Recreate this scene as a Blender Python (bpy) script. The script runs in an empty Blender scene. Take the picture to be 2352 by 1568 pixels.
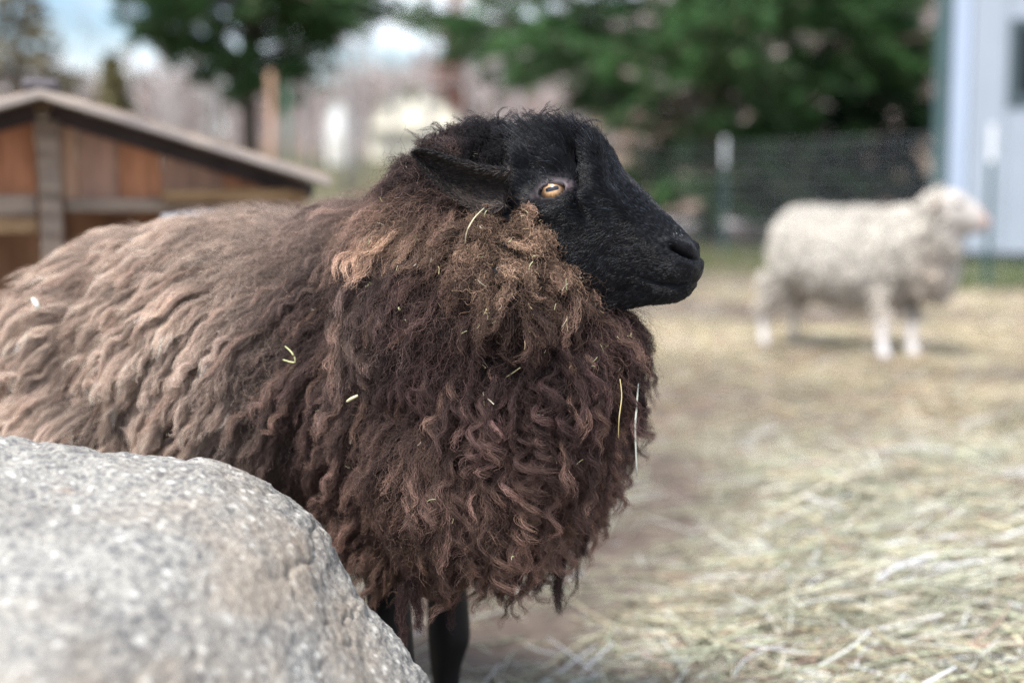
import bpy, math, random
import numpy as np
from mathutils import Vector, Matrix
R = math.radians
rng = np.random.default_rng(7)
random.seed(7)
SC = bpy.context.scene
COL = SC.collection

# ------------------------------------------------------------------ camera, sky, sun, exposure
CAMH = 0.81
PITCH = math.atan(384 / 3267)
cam = bpy.data.cameras.new('camera')
camo = bpy.data.objects.new('camera', cam); COL.objects.link(camo)
camo.location = (0, 0, CAMH); camo.rotation_euler = (math.pi / 2 - PITCH, 0, 0)
cam.sensor_width = 36; cam.lens = 50; cam.clip_start = 0.02; cam.clip_end = 3000
cam.dof.use_dof = True; cam.dof.focus_distance = 1.50; cam.dof.aperture_fstop = 2.15
SC.camera = camo
SUN_EL, SUN_AZ = 58, 212          # azimuth clockwise from +Y
w = bpy.data.worlds.new('World'); SC.world = w; w.use_nodes = True
nt = w.node_tree; nt.nodes.clear()
sky = nt.nodes.new('ShaderNodeTexSky'); sky.sky_type = 'NISHITA'; sky.sun_disc = False
sky.ozone_density = 3.5; sky.sun_elevation = R(SUN_EL); sky.sun_rotation = R(SUN_AZ)
bg = nt.nodes.new('ShaderNodeBackground'); bg.inputs[1].default_value = 0.085
out = nt.nodes.new('ShaderNodeOutputWorld')
tc = nt.nodes.new('ShaderNodeTexCoord')
mp = nt.nodes.new('ShaderNodeMapping'); mp.inputs['Scale'].default_value = (2.2, 2.2, 5.5)
nz = nt.nodes.new('ShaderNodeTexNoise'); nz.inputs['Scale'].default_value = 1.6; nz.inputs['Detail'].default_value = 6
rp = nt.nodes.new('ShaderNodeValToRGB')
rp.color_ramp.elements[0].position = 0.45; rp.color_ramp.elements[1].position = 0.64
mx = nt.nodes.new('ShaderNodeMix'); mx.data_type = 'RGBA'
mx.inputs[7].default_value = (12.5, 13, 14, 1)
nt.links.new(tc.outputs['Generated'], mp.inputs[0]); nt.links.new(mp.outputs[0], nz.inputs[0])
nt.links.new(nz.outputs[0], rp.inputs[0]); nt.links.new(rp.outputs[0], mx.inputs[0])
nt.links.new(sky.outputs[0], mx.inputs[6]); nt.links.new(mx.outputs[2], bg.inputs[0])
nt.links.new(bg.outputs[0], out.inputs[0])
sl = bpy.data.lights.new('sun', 'SUN'); sl.energy = 3.0; sl.angle = R(12); sl.color = (1, 0.965, 0.92)
so = bpy.data.objects.new('sun', sl); COL.objects.link(so)
sdir = Vector((math.sin(R(SUN_AZ)) * math.cos(R(SUN_EL)), math.cos(R(SUN_AZ)) * math.cos(R(SUN_EL)), math.sin(R(SUN_EL))))
so.rotation_euler = sdir.to_track_quat('Z', 'Y').to_euler(); so.location = (0, 0, 30)
SC.view_settings.view_transform = 'Standard'; SC.view_settings.look = 'None'
SC.view_settings.exposure = 1.08; SC.view_settings.gamma = 1; SC.view_settings.use_curve_mapping = False
try:
    SC.cycles_curves.shape = 'RIBBONS'; SC.cycles_curves.subdivisions = 2
except Exception: pass
SC.cycles.use_adaptive_sampling = False; SC.cycles.denoising_prefilter = 'NONE'   # keeps single wool fibres
SC.cycles.max_bounces = 6; SC.cycles.diffuse_bounces = 3; SC.cycles.glossy_bounces = 2
SC.cycles.transparent_max_bounces = 4; SC.cycles.caustics_reflective = False; SC.cycles.caustics_refractive = False

# ------------------------------------------------------------------ helpers
ct, st_ = math.cos(PITCH), math.sin(PITCH)
def W(px, py, Y):
    a = (px - 1176) / 3267; b = -(py - 784) / 3267
    dy = ct + b * st_; dz = -st_ + b * ct
    k = Y / dy
    return np.array([a * k, Y, CAMH + dz * k])
def proj(P):
    P = np.asarray(P, float)
    y = P[..., 1]; z = P[..., 2] - CAMH
    f = y * ct - z * st_; u = y * st_ + z * ct
    return np.stack([1176 + P[..., 0] / f * 3267, 784 - u / f * 3267], -1)
def G(px, py):                      # ground point seen at a pixel
    b = -(py - 784) / 3267
    dy = ct + b * st_; dz = -st_ + b * ct
    k = -CAMH / dz
    return np.array([(px - 1176) / 3267 * k, dy * k, 0.0])

def vnoise(p, seed=0):
    p = np.asarray(p, np.float64)
    i = np.floor(p).astype(np.int64); f = p - i; f = f * f * (3 - 2 * f)
    def h(ix, iy, iz):
        n = (ix * 374761393 + iy * 668265263 + iz * 2147483647 + seed * 1274126177) & 0xffffffff
        n = ((n ^ (n >> 13)) * 1274126177) & 0xffffffff
        n = ((n ^ (n >> 16)) * 2246822519) & 0xffffffff
        return (n ^ (n >> 15)) / 4294967295.0 * 2 - 1
    r = 0
    for dx in (0, 1):
        wx = f[..., 0] if dx else 1 - f[..., 0]
        for dy in (0, 1):
            wy = f[..., 1] if dy else 1 - f[..., 1]
            for dz in (0, 1):
                wz = f[..., 2] if dz else 1 - f[..., 2]
                r = r + wx * wy * wz * h(i[..., 0] + dx, i[..., 1] + dy, i[..., 2] + dz)
    return r
def fbm(p, o=4, seed=0, g=0.5):
    r = 0; a = 1
    for k in range(o):
        r = r + a * vnoise(np.asarray(p) * (2 ** k) + 17.3 * k, seed + k); a *= g
    return r
def unit(v): return v / np.maximum(np.linalg.norm(v, axis=-1, keepdims=True), 1e-9)
def sstep(a, b, x):
    t = np.clip((x - a) / (b - a), 0, 1); return t * t * (3 - 2 * t)

def tag(o, label=None, cat=None, group=None, kind=None):
    if label: o['label'] = label
    if cat: o['category'] = cat
    if group: o['group'] = group
    if kind: o['kind'] = kind
    return o
def empty(name, loc=(0, 0, 0), rz=0):
    o = bpy.data.objects.new(name, None); COL.objects.link(o)
    o.location = loc; o.rotation_euler = (0, 0, rz); o.empty_display_size = .1
    return o
def link(name, data, mat=None, parent=None):
    o = bpy.data.objects.new(name, data); COL.objects.link(o)
    if mat is not None and not data.materials: data.materials.append(mat)
    if parent is not None:
        o.parent = parent
    return o
def mk(name, V, F, mat=None, parent=None, smooth=True):
    V = np.asarray(V, np.float32).reshape(-1, 3)
    me = bpy.data.meshes.new(name)
    if isinstance(F, np.ndarray):
        k = F.shape[1]; n = len(F)
        me.vertices.add(len(V)); me.vertices.foreach_set('co', V.ravel())
        me.loops.add(n * k); me.loops.foreach_set('vertex_index', F.astype(np.int32).ravel())
        me.polygons.add(n); me.polygons.foreach_set('loop_start', np.arange(0, n * k, k, dtype=np.int32))
        me.update(calc_edges=True)
    else:
        me.from_pydata(V.tolist(), [], F)
    me.polygons.foreach_set('use_smooth', np.full(len(me.polygons), smooth))
    me.update()
    return link(name, me, mat, parent)
class MB:
    def __init__(s): s.v = []; s.f = []; s.n = 0
    def add(s, V, F):
        V = [tuple(v) for v in V]; s.v += V; s.f += [tuple(i + s.n for i in f) for f in F]; s.n += len(V)
    def box(s, c, size, rz=0, ry=0, bev=0.0, jit=0):
        hx, hy, hz = [q / 2 for q in size]
        M = Matrix.Rotation(rz, 3, 'Z') @ Matrix.Rotation(ry, 3, 'Y')
        b = bev
        V = []
        for sx in (-1, 1):
            for sy in (-1, 1):
                for sz in (-1, 1):
                    for ax in range(3):
                        p = [sx * hx, sy * hy, sz * hz]
                        for k in range(3):
                            if k != ax: p[k] -= (sx, sy, sz)[k] * b
                        V.append(Vector(p))
        if b <= 0:
            V = [Vector((sx * hx, sy * hy, sz * hz)) for sx in (-1, 1) for sy in (-1, 1) for sz in (-1, 1)]
            F = [(0, 1, 3, 2), (4, 6, 7, 5), (0, 4, 5, 1), (2, 3, 7, 6), (0, 2, 6, 4), (1, 5, 7, 3)]
        else:
            def q(sx, sy, sz, ax): return ((sx > 0) * 4 + (sy > 0) * 2 + (sz > 0)) * 3 + ax
            F = []
            for ax in range(3):
                for sg in (-1, 1):
                    o = [k for k in range(3) if k != ax]
                    quad = []
                    for a, bb in ((-1, -1), (1, -1), (1, 1), (-1, 1)):
                        sgn = [0, 0, 0]; sgn[ax] = sg; sgn[o[0]] = a; sgn[o[1]] = bb
                        quad.append(q(*sgn, ax))
                    if (sg > 0) == (ax == 1): quad.reverse()
                    F.append(tuple(quad))
            for ax in range(3):          # edges along ax
                o = [k for k in range(3) if k != ax]
                for a in (-1, 1):
                    for bb in (-1, 1):
                        s1 = [0, 0, 0]; s1[o[0]] = a; s1[o[1]] = bb
                        s2 = list(s1); s1[ax] = -1; s2[ax] = 1
                        F.append((q(*s1, o[0]), q(*s2, o[0]), q(*s2, o[1]), q(*s1, o[1])))
            for c8 in range(8): F.append((c8 * 3, c8 * 3 + 1, c8 * 3 + 2))
        s.add([M @ v + Vector(c) for v in V], F)
    def tube(s, pts, rad, n=6, cap=True):
        pts = [Vector(p) for p in pts]
        if not hasattr(rad, '__len__'): rad = [rad] * len(pts)
        V = []; F = []
        for i, p in enumerate(pts):
            d = (pts[min(i + 1, len(pts) - 1)] - pts[max(i - 1, 0)]).normalized()
            a = d.orthogonal() if abs(d.z) > .9 else d.cross(Vector((0, 0, 1)))
            if abs(d.z) > .9: a = Vector((1, 0, 0)) - d * d.x
            a.normalize(); b = d.cross(a)
            for k in range(n):
                t = 2 * math.pi * k / n
                V.append(p + (a * math.cos(t) + b * math.sin(t)) * rad[i])
        for i in range(len(pts) - 1):
            for k in range(n):
                F.append((i * n + k, i * n + (k + 1) % n, (i + 1) * n + (k + 1) % n, (i + 1) * n + k))
        if cap: F.append(tuple(range(n))[::-1]); F.append(tuple((len(pts) - 1) * n + k for k in range(n)))
        s.add(V, F)
    def build(s, name, mat, parent=None, smooth=False):
        o = mk(name, s.v, s.f, mat, parent, smooth); return o

def curves(name, P, rad, col, mat, parent=None):
    """P (N,K,3), rad (N,K) or (K,), col (N,K,3) or None"""
    N, K = P.shape[:2]
    c = bpy.data.hair_curves.new(name)
    c.add_curves([K] * N)
    c.attributes['position'].data.foreach_set('vector', np.ascontiguousarray(P, np.float32).ravel())
    rr = np.broadcast_to(np.asarray(rad, np.float32), (N, K))
    a = c.attributes.get('radius') or c.attributes.new('radius', 'FLOAT', 'POINT')
    a.data.foreach_set('value', np.ascontiguousarray(rr).ravel())
    if col is not None:
        cc = np.ones((N, K, 4), np.float32); cc[..., :3] = col
        a = c.attributes.new('tint', 'FLOAT_COLOR', 'POINT')
        a.data.foreach_set('color', cc.ravel())
    c.materials.append(mat)
    o = bpy.data.objects.new(name, c); COL.objects.link(o)
    if parent is not None: o.parent = parent
    return o

# ------------------------------------------------------------------ materials
def newmat(name):
    m = bpy.data.materials.new(name); m.use_nodes = True
    t = m.node_tree; b = t.nodes['Principled BSDF']
    return m, t, b
def nd(t, typ, **kw):
    n = t.nodes.new(typ)
    for k, v in kw.items():
        if k in n.inputs: n.inputs[k].default_value = v
        else: setattr(n, k, v)
    return n
def plain(name, col, rough=.7, noise=.25, scale=30, bump=.0, spec=.5, col2=None, stretch=(1, 1, 1), detail=6):
    m, t, b = newmat(name)
    b.inputs['Roughness'].default_value = rough; b.inputs['Specular IOR Level'].default_value = spec
    tcn = nd(t, 'ShaderNodeTexCoord'); mpn = nd(t, 'ShaderNodeMapping'); mpn.inputs['Scale'].default_value = stretch
    n = nd(t, 'ShaderNodeTexNoise', Scale=scale, Detail=detail, Roughness=.6)
    r = nd(t, 'ShaderNodeValToRGB')
    c2 = col2 or tuple(q * (1 - noise) for q in col)
    c1 = col if col2 else tuple(min(1, q * (1 + noise)) for q in col)
    r.color_ramp.elements[0].color = (*c2, 1); r.color_ramp.elements[1].color = (*c1, 1)
    r.color_ramp.elements[0].position = .35; r.color_ramp.elements[1].position = .65
    t.links.new(tcn.outputs['Object'], mpn.inputs[0]); t.links.new(mpn.outputs[0], n.inputs['Vector'])
    t.links.new(n.outputs[0], r.inputs[0]); t.links.new(r.outputs[0], b.inputs['Base Color'])
    if bump:
        bp = nd(t, 'ShaderNodeBump', Strength=bump, Distance=.01)
        t.links.new(n.outputs[0], bp.inputs['Height']); t.links.new(bp.outputs[0], b.inputs['Normal'])
    return m
def tinted(name, rough=.6, spec=.3, sheen=0.0, gain=1.0):
    m, t, b = newmat(name)
    a = nd(t, 'ShaderNodeAttribute'); a.attribute_name = 'tint'
    t.links.new(a.outputs['Color'], b.inputs['Base Color'])
    b.inputs['Roughness'].default_value = rough; b.inputs['Specular IOR Level'].default_value = spec
    return m
M = {}
M['wool'] = tinted('wool', .60, .20)
M['fur'] = tinted('short_fur', .34, .36)
M['straw'] = tinted('straw', .55, .4)
M['blade'] = tinted('grass_blade', .5, .4)
M['skin'] = tinted('sheep_skin', .55, .2)
def add_tint(me, C):
    a = me.attributes.new('tint', 'FLOAT_COLOR', 'POINT')
    cc = np.ones((len(me.vertices), 4), np.float32); cc[:, :3] = C
    a.data.foreach_set('color', cc.ravel())

# ------------------------------------------------------------------ ground
def terrain(x, y):
    x = np.asarray(x, float); y = np.asarray(y, float)
    h = np.clip(y - 27, 0, None) * .025
    far = sstep(120, 330, y)
    side = .12 + .88 * sstep(-35, 40, x)
    h = h + far * 26 * side
    mound = .07 * np.exp(-(((x - 1.05) / .55) ** 2 + ((y - 2.75) / .55) ** 2)) + .045 * np.exp(-(((x - .75) / .35) ** 2 + ((y - 3.3) / .35) ** 2))
    rough = .012 * vnoise(np.stack([x * 3, y * 3, x * 0], -1), 3) * (y < 16)
    return h + mound + rough
xs = np.concatenate([-np.geomspace(420, 6, 34), np.linspace(-5.6, 6.6, 150), np.geomspace(7, 420, 34)])
ys = np.concatenate([np.linspace(-30, .2, 14), np.linspace(.5, 16, 190), np.geomspace(16.5, 600, 60)])
XX, YY = np.meshgrid(xs, ys)
ZZ = terrain(XX, YY)
nx, ny = len(xs), len(ys)
ii = (np.arange(ny - 1)[:, None] * nx + np.arange(nx - 1)[None, :]).ravel()
FF = np.stack([ii, ii + 1, ii + nx + 1, ii + nx], 1)
def hay_density(x, y):
    x = np.asarray(x, float); y = np.asarray(y, float)
    n = fbm(np.stack([x * 1.1, y * .75, x * 0], -1), 3, 11)
    d = .62 + .35 * n
    d = d - 1.1 * np.exp(-(((x - .30) / .30) ** 2 + ((y - 3.55) / .75) ** 2))
    d = d - .9 * np.exp(-(((x + .05) / .38) ** 2 + ((y - 2.6) / .5) ** 2))
    d = d - .45 * np.exp(-(((x - 2.4) / .9) ** 2 + ((y - 5.7) / .45) ** 2))
    d = d - .5 * np.exp(-(((x - 1.5) / .35) ** 2 + ((y - 6.5) / .3) ** 2))
    d = d + .8 * np.exp(-(((x - 1.0) / .75) ** 2 + ((y - 2.7) / .8) ** 2))
    d = d * (1 - sstep(10.0, 13.0, y + .25 * x))
    d = d - .08 * sstep(4.2, 5.2, y) - .35 * sstep(-.05, .45, vnoise(np.stack([x * .9 + 3, y * 1.5, x * 0], -1), 77)) * sstep(3.8, 4.6, y)
    return np.clip(d, .07 + .10 * (vnoise(np.stack([x * 4, y * 3, x * 0], -1), 78) > .2), 1)
m, t, b = newmat('ground_dirt')
at = nd(t, 'ShaderNodeAttribute'); at.attribute_name = 'cover'
sp = nd(t, 'ShaderNodeSeparateColor'); t.links.new(at.outputs['Color'], sp.inputs[0])
tcn = nd(t, 'ShaderNodeTexCoord')
n1 = nd(t, 'ShaderNodeTexNoise', Scale=9, Detail=10, Roughness=.7); t.links.new(tcn.outputs['Object'], n1.inputs['Vector'])
r1 = nd(t, 'ShaderNodeValToRGB'); r1.color_ramp.elements[0].color = (.05, .038, .032, 1); r1.color_ramp.elements[1].color = (.17, .13, .105, 1)
r1.color_ramp.elements[0].position = .3; r1.color_ramp.elements[1].position = .7
t.links.new(n1.outputs[0], r1.inputs[0])
mpn = nd(t, 'ShaderNodeMapping'); mpn.inputs['Scale'].default_value = (.6, 1.6, 1); t.links.new(tcn.outputs['Object'], mpn.inputs[0])
n2 = nd(t, 'ShaderNodeTexNoise', Scale=14, Detail=10, Roughness=.75); t.links.new(mpn.outputs[0], n2.inputs['Vector'])
r2 = nd(t, 'ShaderNodeValToRGB'); r2.color_ramp.elements[0].color = (.11, .083, .066, 1); r2.color_ramp.elements[1].color = (.38, .32, .265, 1)
r2.color_ramp.elements[0].position = .32; r2.color_ramp.elements[1].position = .62
t.links.new(n2.outputs[0], r2.inputs[0])
r3 = nd(t, 'ShaderNodeValToRGB'); r3.color_ramp.elements[0].color = (.03, .06, .018, 1); r3.color_ramp.elements[1].color = (.13, .13, .05, 1)
t.links.new(n1.outputs[0], r3.inputs[0])
r4 = nd(t, 'ShaderNodeValToRGB'); r4.color_ramp.elements[0].color = (.13, .085, .06, 1); r4.color_ramp.elements[1].color = (.30, .215, .165, 1)
n4 = nd(t, 'ShaderNodeTexNoise', Scale=.8, Detail=12, Roughness=.75); t.links.new(tcn.outputs['Object'], n4.inputs['Vector'])
t.links.new(n4.outputs[0], r4.inputs[0])
def mixc(fac, a, bb):
    t = fac.node.id_data; x = nd(t, 'ShaderNodeMix', data_type='RGBA'); t.links.new(fac, x.inputs[0]); t.links.new(a, x.inputs[6]); t.links.new(bb, x.inputs[7]); return x.outputs[2]
c = mixc(sp.outputs[0], r1.outputs[0], r2.outputs[0])
c = mixc(sp.outputs[1], c, r3.outputs[0])
c = mixc(sp.outputs[2], c, r4.outputs[0])
t.links.new(c, b.inputs['Base Color']); b.inputs['Roughness'].default_value = .95; b.inputs['Specular IOR Level'].default_value = .15
bp = nd(t, 'ShaderNodeBump', Strength=.7, Distance=.02); t.links.new(n1.outputs[0], bp.inputs['Height']); t.links.new(bp.outputs[0], b.inputs['Normal'])
M['ground'] = m
def cover_masks(x, y):
    hayc = np.clip(hay_density(x, y) * 1.15, 0, 1) * .9
    n = fbm(np.stack([x * .5, y * .5, x * 0], -1), 3, 5)
    past = sstep(11.2, 12.2, y + .30 * x + .5 * n)          # beyond the wire fence
    near_b = sstep(2.6, 3.1, x) * sstep(9.6, 10.4, y + .4 * n)
    left = sstep(-1.0, -1.6, x + .3 * n) * sstep(2.4, 3.0, y)
    grass = np.clip(np.maximum(np.maximum(past * .55, near_b), left * .8), 0, 1)
    far = sstep(14.5, 18.0, y + 1.5 * n)
    lawn = sstep(28, 36, y) * (1 - sstep(105, 140, y)) * (1 - .8 * sstep(-2, 6, x))
    litter = far * (1 - lawn * .8)
    grass = np.maximum(grass, lawn * .8)
    return hayc, grass, litter
g = mk('ground', np.stack([XX, YY, ZZ], -1), FF, M['ground']); tag(g, kind='structure')
hc, gc, lc = cover_masks(XX.ravel(), YY.ravel())
a = g.data.attributes.new('cover', 'FLOAT_COLOR', 'POINT')
a.data.foreach_set('color', np.stack([hc, gc, lc, np.ones_like(hc)], 1).astype(np.float32).ravel())

# pale gravel lane beyond the conifer
M['gravel'] = plain('pale_gravel', (.42, .41, .42), .95, .2, 6, .3)
LX = np.linspace(-30, 60, 40)
LV = []
for x in LX:
    yc = 23.5 + .03 * x
    for dy in (-1.3, 1.3): LV.append((x, yc + dy, .02 + float(terrain(x, yc + dy))))
lane = mk('road', LV, [(2 * i, 2 * i + 2, 2 * i + 3, 2 * i + 1) for i in range(len(LX) - 1)], M['gravel']); tag(lane, kind='structure')

# ------------------------------------------------------------------ hay on the ground (uncountable)
def make_hay():
    P0 = []; Ls = []; Rd = []
    def batch(n, xr, yr, Lm, rm):
        x = rng.uniform(*xr, n); y = rng.uniform(*yr, n)
        inside = np.abs(x) < .40 * y + .45
        k = inside & (rng.random(n) < hay_density(x, y) ** 1.3)
        x, y = x[k], y[k]
        P0.append(np.stack([x, y], 1)); Ls.append(rng.lognormal(np.log(Lm), .5, len(x))); Rd.append(rng.uniform(.5, 1.3, len(x)) * rm)
    batch(42000, (-.9, 2.2), (1.7, 4.2), .075, .0009)
    batch(30000, (-.9, 2.2), (1.7, 4.6), .12, .0017)
    batch(4500, (-.6, 2.2), (1.7, 3.8), .15, .0026)
    batch(60000, (-2, 3.5), (4.0, 8.0), .10, .0016)
    batch(9000, (-1, 3.5), (4.2, 7.5), .16, .0034)
    batch(30000, (-3, 5), (8.0, 12.5), .13, .0025)
    p = np.concatenate(P0); L = np.concatenate(Ls); rd = np.concatenate(Rd); n = len(p)
    az = rng.uniform(0, 2 * np.pi, n)
    az = np.where(rng.random(n) < .45, rng.normal(.15, .5, n), az)
    el = rng.normal(0, .14, n) + .05
    K = 5; tt = np.linspace(-.5, .5, K)
    d = np.stack([np.cos(az) * np.cos(el), np.sin(az) * np.cos(el), np.sin(el)], 1)
    s = np.stack([-np.sin(az), np.cos(az), az * 0], 1)
    bend = rng.normal(0, .10, n); bz = rng.normal(0, .03, n); L = np.minimum(L, .24)
    P = np.zeros((n, K, 3))
    P[..., :2] = p[:, None]
    pile = hay_density(p[:, 0], p[:, 1])
    z0 = rng.random(n) ** 1.3 * (.006 + .09 * sstep(.6, 1.0, pile) * (p[:, 1] < 5) + .012 * pile)
    P += d[:, None] * (tt[None, :, None] * L[:, None, None])
    P += s[:, None] * ((tt[None] ** 2 - .1) * 1.0)[..., None] * (bend * L)[:, None, None] * 2
    P[..., 2] += z0[:, None] + ((.25 - tt ** 2))[None] * (bz * L)[:, None] * 3
    P[..., 2] = terrain(P[..., 0], P[..., 1]) + np.maximum(P[..., 2], .0015)
    pal = 1.0 * np.array([[.43, .38, .26], [.34, .35, .25], [.50, .45, .35], [.27, .27, .195], [.35, .25, .19], [.55, .54, .48], [.23, .17, .13]])
    ci = rng.choice(len(pal), n, p=[.27, .24, .16, .12, .08, .07, .06])
    C = np.minimum(pal[ci] * (1.12 * rng.lognormal(0, .40, (n, 1))), .66)
    far_ = sstep(3.8, 5, p[:, 1])[:, None]; C = C * (1 - far_ * np.array([-.06, .04, .14]))
    dirt_shade = sstep(.75, .25, pile)[:, None] * .35  # dirtier straw where the hay lies thin
    C = C * (1 - dirt_shade)
    C = np.repeat(C[:, None], K, 1)
    rad = rd[:, None] * np.array([.75, 1, 1, 1, .6])[None]
    o = curves('hay', P, rad, C, M['straw'])
    tag(o, 'loose pale hay strewn over the dirt of the pen', 'hay', kind='stuff')
make_hay()

def make_grass():
    n = 26000
    x = rng.uniform(-4, 6.5, n); y = rng.uniform(2.4, 17, n)
    _, gm, _ = cover_masks(x, y)
    k = (rng.random(n) < gm * 1.0) & (np.abs(x) < .42 * y + .4) & (gm > .25)
    x, y = x[k], y[k]; n = len(x)
    h = rng.uniform(.03, .09, n); az = rng.uniform(0, 6.28, n); ln = rng.uniform(.1, .7, n)
    K = 4; tt = np.linspace(0, 1, K)
    P = np.zeros((n, K, 3)); P[..., 0] = x[:, None] + np.cos(az)[:, None] * (h * ln)[:, None] * tt ** 2
    P[..., 1] = y[:, None] + np.sin(az)[:, None] * (h * ln)[:, None] * tt ** 2
    P[..., 2] = terrain(x, y)[:, None] + h[:, None] * tt
    C = np.array([.030, .072, .020]) * rng.uniform(.6, 1.6, (n, 1)) + np.array([.06, .04, .0]) * rng.random((n, 1))
    o = curves('grass', P, np.array([.003, .003, .002, .0006]), np.repeat(C[:, None], K, 1), M['blade'])
    tag(o, 'short green grass growing past the wire fence', 'grass', kind='stuff')
make_grass()

# ------------------------------------------------------------------ animal helpers
def ellipsoid(c, r, yaw=0.0, pitch=0.0, n=20):
    """closed ellipsoid; r = (along heading, across, up); yaw = heading angle from +X, pitch raises the heading end"""
    th = np.linspace(0, np.pi, n); ph = np.linspace(0, 2 * np.pi, 2 * n, endpoint=False)
    V = [(0, 0, 1)]
    for a_ in th[1:-1]:
        for p_ in ph: V.append((math.sin(a_) * math.cos(p_), math.sin(a_) * math.sin(p_), math.cos(a_)))
    V.append((0, 0, -1)); V = np.array(V) * np.array(r)
    cp, sp_ = math.cos(pitch), math.sin(pitch)
    Ry = np.array([[cp, 0, -sp_], [0, 1, 0], [sp_, 0, cp]])
    cy, sy = math.cos(yaw), math.sin(yaw)
    Rz = np.array([[cy, -sy, 0], [sy, cy, 0], [0, 0, 1]])
    V = V @ Ry.T @ Rz.T + np.asarray(c)
    m_ = len(ph); F = []
    for k in range(m_): F.append((0, 1 + k, 1 + (k + 1) % m_))
    for i in range(n - 3):
        for k in range(m_):
            a_ = 1 + i * m_; F.append((a_ + k, a_ + m_ + k, a_ + m_ + (k + 1) % m_, a_ + (k + 1) % m_))
    last = len(V) - 1; a_ = 1 + (n - 3) * m_
    for k in range(m_): F.append((a_ + k, last, a_ + (k + 1) % m_))
    return V, F
def remeshed(mb, voxel, smooth=6, octree=False):
    me = bpy.data.meshes.new('tmp'); me.from_pydata([tuple(v) for v in mb.v], [], mb.f)
    o = bpy.data.objects.new('tmp', me); COL.objects.link(o)
    r = o.modifiers.new('r', 'REMESH'); r.mode = 'VOXEL'; r.voxel_size = voxel
    s = o.modifiers.new('s', 'SMOOTH'); s.iterations = smooth; s.factor = .6
    dg = bpy.context.evaluated_depsgraph_get()
    res = bpy.data.meshes.new_from_object(o.evaluated_get(dg))
    bpy.data.objects.remove(o); bpy.data.meshes.remove(me)
    return res
def mesh_np(me):
    V = np.empty(len(me.vertices) * 3, np.float32); me.vertices.foreach_get('co', V); V = V.reshape(-1, 3).astype(float)
    N = np.empty(len(me.vertices) * 3, np.float32); me.vertices.foreach_get('normal', N); N = N.reshape(-1, 3).astype(float)
    me.calc_loop_triangles()
    T = np.empty(len(me.loop_triangles) * 3, np.int32); me.loop_triangles.foreach_get('vertices', T)
    return V, N, T.reshape(-1, 3)
def sample_surface(V, N, T, n, weight):
    a_, b_, c_ = V[T[:, 0]], V[T[:, 1]], V[T[:, 2]]
    area = np.linalg.norm(np.cross(b_ - a_, c_ - a_), axis=1) * .5
    cen = (a_ + b_ + c_) / 3; nn = unit(N[T].mean(1))
    p = area * weight(cen, nn)
    k = rng.choice(len(T), n, p=p / p.sum())
    u = rng.random(n); v = rng.random(n); f = u + v > 1; u[f] = 1 - u[f]; v[f] = 1 - v[f]
    P = a_[k] + (b_ - a_)[k] * u[:, None] + (c_ - a_)[k] * v[:, None]
    NN = unit(N[T[k, 0]] * (1 - u - v)[:, None] + N[T[k, 1]] * u[:, None] + N[T[k, 2]] * v[:, None])
    return P, NN
def tangent(F, N):
    return unit(F - N * (F * N).sum(1, keepdims=True))

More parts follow.
